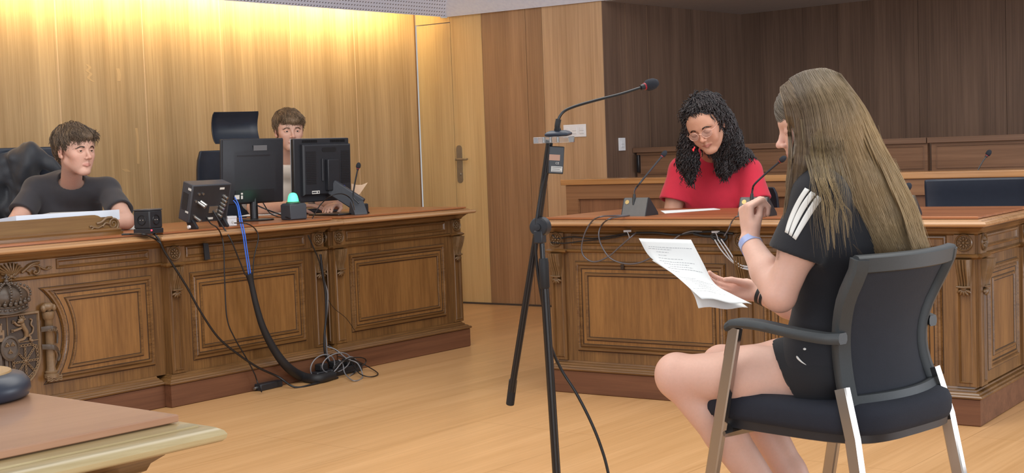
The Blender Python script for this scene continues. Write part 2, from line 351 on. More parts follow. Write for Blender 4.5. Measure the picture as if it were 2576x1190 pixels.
def posts(par, xs, yf, wd=.078, side=None):
    """pilaster faces: capital block with rosette, collar, corbel and a narrow sunk panel below"""
    for x in xs:
        M=side if side is not None else Matrix.Identity(4)
        p=MB(); p.M=M
        p.box(x,x+wd,yf-.014,yf,.668,.742)
        z0,z1=.150,.646
        p.loft([[(a,yf-o,c) for a,c in offs([(x,z0),(x+wd,z0),(x+wd,z1),(x,z1)],-i)] for i,o in [(0,0),(0,.012),(.012,.012),(.016,.016),(.020,.006),(.021,.006)]],False,True)
        po=p.build('pilaster',D_v,parent=par,smooth=30)
        c=MB(); c.M=M
        c.lay([(x-.004,yf),(x+wd+.004,yf),(x+wd+.004,yf-.014),(x-.004,yf-.014)][::-1],[(0,.646),(.004,.650),(.012,.654),(.014,.660),(.008,.664),(.002,.668)])
        c.build('pilaster_collar',D_h,parent=par,smooth=30)
        carve('ros',rosette,par,M@TR(x+wd/2,yf-.014,.711),'rosette')
        carve('corb',corbel,par,M@TR(x+wd/2,yf-.010,.648),'fluted_corbel')
def field(par, x0, x1, yf, M=Matrix.Identity(4), z0=.195, z1=.610, poly=None, ipoly=None, frieze=True, fx=None):
    P=poly or [(x0,z0),(x1,z0),(x1,z1),(x0,z1)]
    b=MB(); b.M=M; b.frame(P,OUT,yf); b.build('outer_moulding',D_h,parent=par,smooth=25)
    I=ipoly or offs(P,-.052)
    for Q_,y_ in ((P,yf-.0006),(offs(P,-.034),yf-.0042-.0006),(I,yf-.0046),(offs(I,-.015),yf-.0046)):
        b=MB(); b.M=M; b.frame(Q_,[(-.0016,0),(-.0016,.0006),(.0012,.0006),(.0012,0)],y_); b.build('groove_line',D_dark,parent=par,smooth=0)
    b=MB(); b.M=M; b.frame(I,INN,yf-.0035); b.build('inner_moulding',D_h,parent=par,smooth=25)
    b=MB(); b.M=M; b.prism(offs(P,-.030),yf-.004,yf+.004); b.build('panel_field',D_pan,parent=par,smooth=0)
    if frieze:
        a0,a1=fx or (x0-.02,x1+.02)
        F=[(a0,.682),(a1,.682),(a1,.738),(a0,.738)]
        b=MB(); b.M=M; b.frame(F,[(0,0),(.003,.006),(.009,.008),(.013,.002),(.018,-.002)],yf); b.build('frieze_moulding',D_h,parent=par,smooth=25)
def desk(name,label,M,foot,body,top,xs,fields,yf=.045,collar=None,group=None):
    d=empty(name,label,'desk',M=M,group=group)
    b=MB(); b.lay(foot,[(-.004,0),(0,.004),(0,.103),(-.003,.105)]); b.build('plinth',D_pl,parent=d,smooth=30)
    b=MB(); b.lay(foot,[(-.002,.105),(.006,.107),(.009,.113),(.005,.119),(-.004,.121),(-.008,.127),(-.020,.131),(-.022,.137),(-.030,.140),(-.032,.147),(-.040,.149)]); b.build('base_moulding',D_h,parent=d,smooth=30)
    b=MB(); b.lay(body,[(0,.147),(0,.76)]); b.build('carcass',D_v,parent=d,smooth=0)
    if collar:
        b=MB(); b.lay(body,[(0,.650),(.005,.652),(.011,.656),(.012,.661),(.006,.666),(0,.668)],False,False); b.build('collar_moulding',D_h,parent=d,smooth=30)
    b=MB(); b.lay(body,[(.001,.738),(.004,.742),(.012,.746),(.016,.755),(.028,.764),(.034,.770),(.040,.772),(.040,.776)]); b.build('cornice',D_h,parent=d,smooth=30)
    b=MB(); b.lay(top,NOSE,True,True); b.build('nosing',D_nose,parent=d,smooth=40)
    b=MB(); b.lay(top,[(-.02,.803),(-.010,.8035),(-.010,.8045),(-.001,.8055),(0,.8065),(0,.8135),(-.0015,.815)]); b.build('desk_top',D_top,parent=d,smooth=30)
    posts(d,xs,yf)
    for f in fields: field(d,f[0],f[1],yf)
    return d
R4=lambda x0,x1,y0,y1:[(x0,y0),(x1,y0),(x1,y1),(x0,y1)]
MA=T((-1.599,6.373),AZA)
DA=.76
dA2=desk('judges_bench','middle carved oak section of the judges bench, under the two monitors',MA,R4(0,1.072,0,.34),R4(.041,1.047,.045,.33),R4(.0,1.083,.0,DA),[.041,.965],[(.175,.902)],collar=1,group='carved oak judges bench sections')
dA3=desk('judges_bench','right end carved oak section of the judges bench, nearest the door',MA,R4(1.080,2.163,0,.34),R4(1.112,2.150,.045,.33),R4(1.168,2.168,.0,DA),[1.114,2.070],[(1.238,2.006)],collar=1,group='carved oak judges bench sections')
# the left flank of the right section shows its own pilaster in the gap
SIDE=TR(1.112-.045,0,0)@Matrix(((0,1,0,0),(-1,0,0,.125),(0,0,1,0),(0,0,0,1)))
for d,xx in ((dA3,1.112),):
    Ms=Matrix(((0,1,0,xx-.045),(-1,0,0,.135),(0,0,1,0),(0,0,0,1)))
    posts(d,[.004],.045,side=Ms)
# first section with the coat of arms, set back a little
MA1=T(tuple(Vector((-1.599,6.373))+Vector((-cos(radians(AZA)),sin(radians(AZA))))*.045),AZA)
CX=-.776
foot1=R4(-1.6,-.001,0,.30); body1=R4(-1.56,.04,.03,.29)
dA1=empty('judges_bench','left carved oak section of the judges bench with the coat of arms','desk',M=MA1,group=None)
b=MB(); b.lay(foot1,[(-.004,0),(0,.004),(0,.103),(-.003,.105)]); b.build('plinth',D_pl,parent=dA1,smooth=30)
b=MB(); b.lay(foot1,[(-.002,.105),(.006,.107),(.009,.113),(.005,.119),(-.004,.121),(-.008,.127),(-.014,.131),(-.016,.137),(-.022,.140),(-.024,.147),(-.029,.149)]); b.build('base_moulding',D_h,parent=dA1,smooth=30)
b=MB(); b.lay(body1,[(0,.147),(0,.76)]); b.build('carcass',D_v,parent=dA1,smooth=0)
b=MB(); b.lay(body1,[(0,.655),(.005,.657),(.011,.661),(.012,.666),(.006,.671),(0,.673)],False,False); b.build('collar_moulding',D_h,parent=dA1,smooth=30)
b=MB(); b.lay(body1,[(.001,.738),(.004,.742),(.012,.746),(.016,.755),(.028,.764),(.034,.770),(.036,.776)]); b.build('cornice',D_h,parent=dA1,smooth=30)
t1=R4(-1.6,-.001,0,DA-.045)
b=MB(); b.lay(t1,NOSE); b.build('nosing',D_nose,parent=dA1,smooth=40)
b=MB(); b.lay(t1,[(-.02,.803),(-.010,.8035),(-.010,.8045),(-.001,.8055),(0,.8065),(0,.8135),(-.0015,.815)]); b.build('desk_top',D_top,parent=dA1,smooth=30)
def arcpoly(x1,z0,z1,R,sg=1,cx=CX,cz=.408):
    p=[]; a0=math.asin((z1-cz)/R)
    for k in range(15):
        a=a0-2*a0*k/14; p.append((cx+sg*R*cos(a),cz+R*sin(a)))
    q=p+[(x1,z0),(x1,z1)]
    return q if sg>0 else q
for sg,xe,xi in ((1,-.026,-.090),(-1,CX*2+.026,CX*2+.090)):
    P=arcpoly(xe,.200,.616,.266,sg); I=arcpoly(xi,.254,.563,.325,sg)
    if area2(P)<0: P=P[::-1]
    if area2(I)<0: I=I[::-1]
    field(dA1,0,0,.030,poly=P,ipoly=I,frieze=False)
b=MB(); b.frame([(-.52,.690),(-.03,.690),(-.03,.735),(-.52,.735)],[(0,0),(.003,.006),(.009,.008),(.013,.002),(.018,-.002)],.030); b.build('frieze_moulding',D_h,parent=dA1,smooth=25)
# side panels that carry the tops behind the front carcass
for d,xs in ((dA2,(.06,)),(dA3,(2.10,)),(dA1,(-1.5,))):
    for x in xs:
        b=MB(); b.box(x,x+.035,.29,DA-.08,0,.776); b.build('side_panel',D_v,parent=d,smooth=0)
# ---- carving on the first section
def relief(name, fn, parent=dA1, m=D_car, smooth=50):
    b=MB(); fn(b); return b.build(name,m,parent=parent,smooth=smooth)
YF=.030
def spiral(b,cx,cz,r0,turns,dirn,a0,y,rad,taper=.3,sy=1):
    pts=[];rs=[]
    n=int(16*turns)
    for k in range(n+1):
        t=k/n; a=a0+dirn*2*pi*turns*t; r=r0*(1-t*.88); pts.append((cx+r*cos(a),y,cz+r*sin(a))); rs.append(rad*(1-t*(1-taper)))
    b.tube(pts,rad,8,rs=rs)
def shell(b):
    cx,cz=-.745,.700
    for k in range(13):
        a=radians(-25+230*k/12); L=.052 if 1<k<11 else .042
        e=(cx+cos(a)*L*1.1,YF-.006,cz+sin(a)*L*.62+.004)
        b.tube([(cx,YF-.004,cz-.022),((cx+e[0])/2,YF-.016,(cz-.022+e[2])/2),e],.006,8,rs=[.003,.0055,.006],flat=.8)
    spiral(b,cx-.016,cz-.022,.011,1.2,-1,pi/2,YF-.014,.004); spiral(b,cx+.016,cz-.022,.011,1.2,1,pi/2,YF-.014,.004)
    b.ell((cx,YF-.012,cz-.022),(.007,.008,.009)); b.ell((cx,YF-.008,cz-.035),(.006,.006,.008))
relief('carved_shell',shell)
def scroll_right(b):
    b.tube(cr([(-.690,YF-.006,.690),(-.672,YF-.01,.703),(-.650,YF-.012,.719),(-.625,YF-.01,.725),(-.604,YF-.006,.727)],5),.006,8,rs=None)
    b.tube(cr([(-.672,YF-.008,.700),(-.650,YF-.010,.711),(-.630,YF-.012,.716),(-.612,YF-.012,.710),(-.607,YF-.010,.696),(-.612,YF-.01,.684),(-.626,YF-.01,.679),(-.635,YF-.01,.686),(-.630,YF-.012,.693),(-.624,YF-.012,.690)],5),.0045,8)
    b.tube(cr([(-.668,YF-.006,.697),(-.655,YF-.008,.690),(-.650,YF-.006,.678)],5),.004,8)
    b.tube(cr([(-.606,YF-.006,.712),(-.590,YF-.008,.700),(-.572,YF-.008,.694),(-.556,YF-.008,.697),(-.545,YF-.006,.703)],5),.0042,8)
    for x,z,a in ((-.66,.712,40),(-.64,.722,25),(-.618,.721,-10),(-.582,.697,-20),(-.562,.70,40)):
        b.ell((x,YF-.008,z),(.011,.005,.0045),Matrix.Rotation(radians(-a),3,'Y'),8,6)
relief('carved_scroll',scroll_right)
arms=empty('coat_of_arms','carved coat of arms with crown, shield and pillars on the judges bench','carving',M=MA1@TR(CX,YF,.400))
ARM=mat('carving_dark',(78,66,56),.4,noise=(80,.2)); ARL=mat('carving_worn',(118,94,68),.4,noise=(80,.15)); ARD=mat('carving_ground',(62,48,38),.5,noise=(60,.2))
def shield_poly(w=.150,t=.118,bt=-.205,n=10):
    p=[(-w,t),(-w,-.06)]
    for k in range(1,n): 
        a=pi+ (pi/2)*k/n; p.append((w*cos(a)*1.0,-.06+(bt+.06)*-sin(a)))
    p.append((0,bt-.012))
    for k in range(1,n):
        a=-pi/2+(pi/2)*k/n; p.append((w*cos(a),-.06+(bt+.06)*-sin(a)))
    p+=[(w,-.06),(w,t)]
    return p
SP=shield_poly()
b=MB(); b.prism(SP,-.010,.0); b.build('shield',ARD,parent=arms,smooth=0)
b=MB(); b.frame(SP,[(-.004,0),(-.003,.014),(.001,.018),(.005,.018),(.009,.010)],0); b.tube([(0,-.012,.112),(0,-.012,-.02)],.0025,6); b.tube([(-.145,-.012,-.002),(.145,-.012,-.002)],.0025,6)
b.tube([(0,-.012,-.04),(0,-.012,-.15)],.0025,6); b.build('shield_border',ARL,parent=arms,smooth=40)
def castle(b):
    x=-.075
    for dx in (-.034,0,.034):
        h=.046 if dx else .058
        b.box(x+dx-.011,x+dx+.011,-.020,-.010,.02,.035+h)
        for q in (-.009,0,.009): b.box(x+dx+q-.0025,x+dx+q+.0025,-.022,-.010,.035+h,.042+h)
    b.box(x-.052,x+.052,-.024,-.010,.012,.052)
    for q in range(7): b.box(x-.052+q*.0158,x-.052+q*.0158+.009,-.024,-.010,.052,.060)
b=MB(); castle(b); b.build('castle_relief',ARL,parent=arms,smooth=0)
b=MB(); b.prism([(-.088,.012),(-.062,.012),(-.062,.028)]+[(-.075+.013*cos(a),.028+.012*sin(a)) for a in [pi*k/6 for k in range(7)]][1:],-.0255,-.0235); 
for q in (-.113,-.039): b.box(q-.006,q+.006,-.0255,-.023,.028,.040)
b.build('castle_opening',ARD,parent=arms,smooth=0)
def lion(b):
    x=.073
    b.tube(cr([(x+.012,-.014,.020),(x+.010,-.018,.040),(x-.002,-.019,.062),(x-.008,-.019,.078)],5),.01,8,rs=None)
    b.ell((x-.010,-.018,.088),(.013,.009,.013)); b.ell((x-.022,-.018,.084),(.008,.006,.006))
    for k in range(6):
        a=radians(20+k*35); b.ell((x-.006+.014*cos(a),-.017,.088+.015*sin(a)),(.006,.005,.004),Matrix.Rotation(-a,3,'Y'),6,5)
    for k in range(3): b.ell((x-.016+k*.008,-.016,.106),(.003,.004,.006),None,6,5)
    for pts in ([(x-.006,.070),(x-.028,.072),(x-.044,.088)],[(x-.004,.060),(x-.026,.054),(x-.050,.050)],[(x+.012,.024),(x-.002,.010),(x-.024,.006),(x-.032,-.0)],[(x+.014,.026),(x+.030,.016),(x+.028,.002),(x+.040,-.002)]):
        b.tube(cr([(p[0],-.016,p[1]) for p in pts],4),.0055,6)
        e=pts[-1]
        for k in (-1,0,1): b.ell((e[0]-.003,-.015,e[1]+k*.005),(.006,.004,.0022),None,6,5)
    b.tube(cr([(x+.016,-.015,.024),(x+.038,-.016,.030),(x+.046,-.016,.052),(x+.036,-.016,.068),(x+.042,-.015,.086),(x+.032,-.015,.092)],5),.0036,6)
b=MB(); lion(b); b.build('lion_relief',ARL,parent=arms,smooth=50)
b=MB()
for k in range(5): b.box(-.135+k*.028,-.135+k*.028+.015,-.019,-.010,-.16+.0*k if k>0 else -.10,-.035)
b.build('pale_bars',ARM,parent=arms,smooth=0,bevel=.002)
def chains(b):
    c=(.075,-.085)
    def link(x,z,a,big=1):
        pts=[(x+(.0075*cos(t)*cos(a)-.0035*sin(t)*sin(a))*big,-.015,z+(.0075*cos(t)*sin(a)+.0035*sin(t)*cos(a))*big) for t in [2*pi*k/10 for k in range(11)]]
        b.tube(pts,.0017,5)
    for a in [radians(45*k) for k in range(8)]:
        for k in range(1,5 if (round(math.degrees(a))%90==0) else 6):
            link(c[0]+cos(a)*k*.0125,c[1]+sin(a)*k*.0145,a)
    ring=[(.02,-.022),(.05,-.018),(.08,-.018),(.11,-.018),(.130,-.03),(.134,-.06),(.134,-.09),(.128,-.115),(.112,-.137),(.09,-.152),(.066,-.160),(.045,-.150),(.026,-.132),(.018,-.105),(.016,-.075),(.017,-.048)]
    for i,p in enumerate(ring):
        q=ring[(i+1)%len(ring)]; a=atan2(q[1]-p[1],q[0]-p[0]); link(p[0],p[1],a,1.25); link((p[0]+q[0])/2,(p[1]+q[1])/2,a,1.25)
    b.ell((c[0],-.016,c[1]),(.006,.005,.006))
b=MB(); chains(b); b.build('chain_relief',ARL,parent=arms,smooth=50)
b=MB(); b.loft([[(rx*cos(a),y,-.02+rx*1.22*sin(a)) for a in [2*pi*k/32 for k in range(32)]] for rx,y in ((.044,-.010),(.044,-.026),(.036,-.028),(.033,-.022),(.001,-.022))],False,True); b.build('oval_shield',ARM,parent=arms,smooth=40)
def fleur(b):
    for x,z in ((-.013,-.006),(.013,-.006),(0,-.036)):
        b.ell((x,-.025,z+.003),(.003,.004,.010),None,6,6)
        for s in (-1,1): b.ell((x+s*.006,-.025,z),(.0025,.004,.008),Matrix.Rotation(radians(-25*s),3,'Y'),6,6)
        b.ell((x,-.025,z-.005),(.007,.004,.002),None,6,6)
b=MB(); fleur(b); b.build('fleur_relief',ARL,parent=arms,smooth=50)
def pomegranate(b):
    b.ell((0,-.014,-.175),(.014,.010,.013)); 
    for s in (-1,1): b.ell((s*.03,-.012,-.176),(.014,.006,.006),Matrix.Rotation(radians(20*s),3,'Y'),8,6)
b=MB(); pomegranate(b); b.build('fruit_relief',ARL,parent=arms,smooth=50)
def crown(b):
    # band
    for k in range(2):
        b.tube([(x,-.020-.022*(1-(x/.098)**2),.142+.026*k-.016*(1-(x/.098)**2)) for x in [-.098+.196*i/16 for i in range(17)]],.0042,8)
    b.loft([[(x,-.016-.024*(1-(x/.100)**2),z-.016*(1-(x/.100)**2)) for x in [-.1+.2*i/16 for i in range(17)]] for z in (.142,.170)],False,False,closed=False)
    for i in range(9):
        x=-.088+.022*i; f=1-(x/.1)**2; b.ell((x,-.020-.024*f,.156-.016*f),(.006,.004,.005),None,6,5)
    # cap volume
    b.ell((0,-.004,.195),(.108,.045,.052),None,24,12)
    # arches with pearls
    for s in (-1,-.5,0,.5,1):
        for k in range(11):
            t=k/10; a=t*pi/2
            x=s*(.098+.022*sin(2*a)) * cos(a)**.8 if s else 0; z=.172+.082*sin(a); y=-.020-.030*(1-abs(s))*cos(a)-.014*sin(2*a)
            b.ell((x,y,z),(.0062,.006,.0062),None,6,5)
    for i in range(9):
        x=-.10+.025*i; f=1-(x/.11)**2
        b.ell((x,-.022-.026*max(f,0),.178-.014*max(f,0)),(.009,.005,.010),None,8,6); b.ell((x,-.024-.026*max(f,0),.190-.014*max(f,0)),(.0045,.004,.0045),None,6,5)
    b.ell((0,-.024,.262),(.010,.010,.010)); b.box(-.003,.003,-.027,-.021,.268,.292); b.box(-.010,.010,-.027,-.021,.277,.283)
b=MB(); crown(b); b.build('crown',ARM,parent=arms,smooth=50)
def pillar(b,s):
    x=s*.193
    b.M=TR(x,-.018,0)
    b.lathe([(.030,-.172),(.030,-.158),(.025,-.155),(.027,-.146),(.021,-.142),(.0185,-.13),(.0165,.075),(.020,.08),(.024,.086),(.026,.10),(.026,.112),(.018,.114)],20)
    for k in range(5):
        b.ell((0.012*(k-2),-.004,.128+.006*(k%2)),(.013,.014,.017),None,8,6)
    b.ell((0,0,.134),(.028,.02,.018))
def waves(b,s):
    for k in range(3):
        b.tube([(s*.193-.036+.072*i/12,-.040,-.182+.008*k+.003*sin(i*1.6)) for i in range(13)],.004,6)
def ribbon(b,s):
    c=s*.193
    for z0,z1 in ((.04,.028),(-.035,-.062)):
        rings=[]
        for i in range(15):
            t=i/14; x=c-.040+.080*t; y=-.020-.026*sin(pi*t)
            z=z0+(z1-z0)*t+.008*sin(pi*t)
            rings.append([(x,y,z-.011),(x,y-.002,z),(x,y,z+.011),(x,y+.003,z)])
        b.loft(rings)
    b.tube(cr([(c+.038,-.02,-.062),(c+.044,-.018,-.085),(c+.034,-.018,-.105)],4),.006,6)
    b.tube(cr([(c+.038,-.014,.028),(c+.046,-.010,.01),(c+.042,-.010,-.03)],4),.004,6)
for s in (-1,1):
    b=MB(); pillar(b,s); pl=b.build('pillar',ARL,parent=arms,smooth=40)
    b=MB(); waves(b,s); b.build('wave_base',ARL,parent=pl,smooth=50)
    b=MB(); ribbon(b,s); rb=b.build('ribbon',ARM,parent=pl,smooth=40)
def txt(name,s,size,M,parent,m,ext=.0006,align='CENTER',sh=0):
    cu=bpy.data.curves.new(name,'FONT'); cu.body=s; cu.size=size; cu.extrude=ext; cu.align_x=align; cu.align_y='CENTER'; cu.materials.append(m); cu.resolution_u=2
    t=bpy.data.objects.new(name,cu); COL.objects.link(t); bpy.context.view_layer.update()
    me=bpy.data.meshes.new_from_object(t.evaluated_get(bpy.context.evaluated_depsgraph_get())); me.name=name
    bpy.data.objects.remove(t); bpy.data.curves.remove(cu)
    o=bpy.data.objects.new(name,me); COL.objects.link(o)
    if parent: o.parent=parent
    o.matrix_local=M; return o
txt('ribbon_lettering','VLTRA',.017,TR(.193,-.0475,.034)@rotx(pi/2),arms,ARL,.001)
# ---- the desk of the lawyers on the right
MBk=T((.168,6.445),125.2)
DB=.74
dB=desk('lawyers_desk','carved oak desk in front of the curly haired person in red',MBk,R4(-.02,1.973,0,DB),R4(.0-.012,1.955,.035,DB-.02),R4(-.016,1.977,-.006,DB),[-.010,.933,1.874],[(.124,.887),(1.062,1.822)],yf=.035,collar=1)
# its right end
b=Matrix(((0,-1,0,1.955+.035),(1,0,0,.0),(0,0,1,0),(0,0,0,1)))
posts(dB,[.045,.635],.035,side=b); field(dB,.170,.590,.035,M=b)
# middle second pilaster bar between the two fields
# ---- foreground table, bottom left
c=Pz(437,1043,.815)
aF,aE=47.5,131.8
nF=Vector((cos(radians(aF)),-sin(radians(aF))))
MC=T((c.x,c.y),44.0)
top=[(0,0),(-1.9,0),(-1.9,.95),(0,.95)]
# corner at local origin; the front runs to -x, the far edge runs away in +y
def locC(px,py,z=.815): p=MC.inverted()@Pz(px,py,z); return (p.x,p.y)
p0=locC(437,1043); p1=locC(-600,1255); p2=locC(65,988); 
d1=(Vector(p1)-Vector(p0)).normalized(); d2=(Vector(p2)-Vector(p0)).normalized()
top=[p0,tuple(Vector(p0)+d2*1.1),tuple(Vector(p0)+d2*1.1+d1*1.5),tuple(Vector(p0)+d1*1.5)]
top=offs(top,.004) 
tC=empty('side_desk','near corner of a carved oak desk with a pale edge, at the lower left','desk',M=MC)
nose2=wood('desk_nosing_near',(206,186,142),(172,148,100),'x',rough=.3,cross=50,bump=.1,spec=.6)
top2=wood('desk_top_near',(186,142,112),(172,126,96),'x',rough=.35,cross=30,bump=.03)
b=MB(); b.lay(top,NOSE); b.build('nosing',nose2,parent=tC,smooth=40)
b=MB(); b.lay(top,[(-.02,.803),(-.010,.8035),(-.010,.8045),(-.001,.8055),(0,.8065),(0,.8135),(-.0015,.815)]); b.build('desk_top',top2,parent=tC,smooth=30)
bod=offs(top,-.042)
b=MB(); b.lay(bod,[(0,.1),(0,.76)]); b.build('carcass',D_v,parent=tC,smooth=0)
b=MB(); b.lay(offs(top,-.004),[(-.004,0),(0,.004),(0,.103),(-.003,.105)]); b.build('plinth',D_pl,parent=tC,smooth=30)
b=MB(); b.lay(bod,[(.001,.738),(.004,.742),(.012,.746),(.016,.755),(.028,.764),(.034,.770),(.036,.776)]); b.build('cornice',D_h,parent=tC,smooth=30)
# front pilaster and rosette
e=(Vector(bod[3])-Vector(bod[0])); ang=atan2(e.y,e.x)
Mp=TR(bod[0][0],bod[0][1],0)@rotz(ang+pi)@TR(0,0,0)
posts(tC,[-.10],.0,side=Mp)
# round block on it
pk=Pz(-92,1008,.815)
pu=empty('gavel_block','round dark grey block with a tan top on the near desk corner','block',loc=(pk.x,pk.y,.815))
b=MB(); b.lathe([(.078,0),(.086,.004),(.089,.012),(.088,.022),(.080,.032),(.066,.036)],40); b.build('block_base',mat('block_grey',(50,56,70),.35),parent=pu,smooth=50)
b=MB(); b.lathe([(.065,.034),(.064,.0385),(.0,.039)],36); b.build('block_top',mat('block_tan',(196,158,108),.4),parent=pu,smooth=30)
# ------------------------------------------------ fittings and equipment
K_plas=mat('black_plastic',(34,35,40),.42,noise=(60,.08)); K_plas2=mat('dark_grey_plastic',(58,60,66),.45,noise=(60,.06)); K_rub=mat('black_rubber',(24,24,27),.6)
K_met=mat('black_metal',(20,20,23),.3,spec=.6); K_foam=mat('black_foam',(36,38,46),.95,bump=(900,.6)); K_lea=mat('black_leather',(38,44,56),.42,spec=.5,bump=(300,.1))
K_wht=mat('white_plastic',(226,226,228),.35,noise=False); K_lab=mat('label_white',(206,204,198),.6,noise=False); K_ink=mat('ink_dark',(60,60,66),.7,noise=False)
K_red=mat('red_ring',(150,24,40),.4,noise=False); K_chr=mat('chrome',(168,162,156),.12,.95,noise=False); K_steel=mat('connector_steel',(170,168,165),.25,.9,noise=False)
K_blue=mat('blue_cable',(52,104,205),.4,noise=False); K_grey=mat('grey_cable',(120,120,124),.4,noise=False); K_cab=mat('black_cable',(22,22,25),.4,noise=False); K_cabw=mat('white_cable',(176,176,180),.4,noise=False)
M_pap=mat('paper_white',(232,236,236),.7,noise=(12,.01)); M_copper=mat('tape_copper',(176,130,104),.4,noise=False)
def PA(px,py,y,M=MA):   # pixel on a vertical plane parallel to a desk front, y back from its plinth
    Mi=M.inverted(); r=Mi.to_3x3()@ray(px,py); c=Mi@CAMP; t=(y-c.y)/r.y; return M@(c+r*t)
# switch plates
def switch_plate(name,label,M,w,h,n):
    e=empty(name,label,'switch',M=M); b=MB(); b.box(-w/2,w/2,-.009,0,-h/2,h/2); b.build('plate',K_wht,parent=e,bevel=.002)
    for k in range(n):
        x=-w/2+w*(k+.5)/n; b=MB(); b.box(x-.018,x+.018,-.012,-.009,-.024,.024); b.build('rocker',K_wht,parent=e,bevel=.001)
        b=MB(); b.box(x-.017,x+.017,-.0128,-.0118,-.001,.001); b.box(x-.017,x+.017,-.0128,-.0118,-.020,-.0185); b.build('rocker_line',mat('grey_line',(150,150,155),.5,noise=False),parent=e,smooth=0)
x,z=hitx(1447,329,CRN,AZB); switch_plate('light_switch','wide white plate of three light switches on the tan wall',T(CRN,AZB)@TR(x,-.001,z),.185,.088,3)
x,z=hitx(1563,363,E1,azRL); switch_plate('light_switch','small single white light switch on the dark recess wall',T(E1,azRL)@TR(x,-.001,z),.075,.09,1)
# rear counters
C0=Pz(1412,452,.94); MCt=T((C0.x,C0.y),125.2)
Wd_c=wood('counter_wood',(150,108,74),(120,82,54),'x',rough=.4,cross=60); Wd_cr=wood('counter_rail',(196,144,92),(160,112,66),'x',rough=.2,cross=50,spec=.7)
Wd_cp=wood('counter_panel',(136,94,66),(108,72,50),'z',rough=.4,cross=60)
e=empty('public_counter','long oak counter with a lighter top rail behind the desk in front of the recess','counter',M=MCt)
b=MB(); b.box(0,3.6,-.012,.20,.905,.94); b.build('top_rail',Wd_cr,parent=e,bevel=.004)
b=MB(); b.box(.03,3.6,.022,.18,0,.905); b.build('counter_body',Wd_cp,parent=e,smooth=0)
for k in range(3):
    x0=.03+k*1.19; b=MB(); b.frame([(x0,.0),(x0+1.19,.0),(x0+1.19,.904),(x0,.904)],[(0,0),(0,.02),(.085,.02),(.088,.004)],.022); b.build('frame_and_panel',Wd_c,parent=e,smooth=20)
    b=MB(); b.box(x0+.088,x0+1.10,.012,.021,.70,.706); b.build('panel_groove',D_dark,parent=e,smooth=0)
xd,zd=hitx(1592,378,E1,azRL); D0=Vector((E1.x,E1.y))+Vector((sin(radians(azRL)),cos(radians(azRL))))*xd
MD=T((D0.x+.004,D0.y),128.5)
e=empty('rear_counter','tall brown counter at the back along the dark recess wall','counter',M=MD)
def locD(px,py,y=0): p=MD.inverted()@PA(px,py,y,MD); return p.x,p.z
xj=locD(2332,360)[0]
Wd_d=wood('rear_counter_wood',(136,100,74),(108,76,54),'x',rough=.4,cross=60); Wd_d2=wood('rear_counter_rail',(130,98,76),(104,76,58),'x',rough=.4,cross=60)
for x0,x1 in ((.0,xj-.003),(xj+.003,xj+1.2)):
    b=MB(); b.box(x0,x1,-.01,.06,1.083,1.118); b.build('top_rail',Wd_d2,parent=e,bevel=.002)
    b=MB(); b.box(x0+.02,x1,.012,.05,.0,1.083); b.build('counter_body',Wd_d,parent=e,smooth=0)
    b=MB(); b.frame([(x0+.05,.925),(x1-.02,.925),(x1-.02,1.066),(x0+.05,1.066)],[(0,0),(.002,.006),(.004,.006),(.006,-.002)],.012); b.build('panel_moulding',Wd_d2,parent=e,smooth=20)
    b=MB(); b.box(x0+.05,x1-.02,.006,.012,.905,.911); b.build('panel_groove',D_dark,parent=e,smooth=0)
b=MB(); p=locD(1605,412,-.012); b.box(p[0]-.010,p[0]+.010,-.018,.012,p[1]-.062,p[1]+.062); b.build('door_pull',K_met,parent=e,bevel=.004)
# ---- microphones
def neck(b,pts,r,n=10): b.tube(cr(pts,8),r,n)
def capsule(e,p,d,rc,L,ring=True):
    q=Vector(d).to_track_quat('Z','Y').to_matrix().to_4x4(); Mx=Matrix.Translation(p)@q
    b=MB(); b.M=Mx; b.lathe([(rc*.45,-L*.55),(rc*.55,-L*.3),(rc*.55,-L*.28)],14); b.build('capsule_collar',K_steel if not ring else K_plas,parent=e)
    if ring: b=MB(); b.M=Mx; b.lathe([(rc*.56,-L*.32),(rc*.62,-L*.30),(rc*.62,-L*.22),(rc*.5,-L*.2)],14); b.build('ring',K_red,parent=e)
    b=MB(); b.M=Mx; b.lathe([(rc*.55,-L*.25),(rc*.95,-L*.05),(rc,.2*L),(rc*.92,.45*L),(rc*.6,.68*L),(rc*.15,.78*L)],18); b.build('foam_windscreen',K_foam,parent=e,smooth=70)
M_wedge=mat('mic_base_grey',(96,94,92),.5,.2); M_gold=mat('gold_badge',(196,168,110),.35,.5,noise=False)
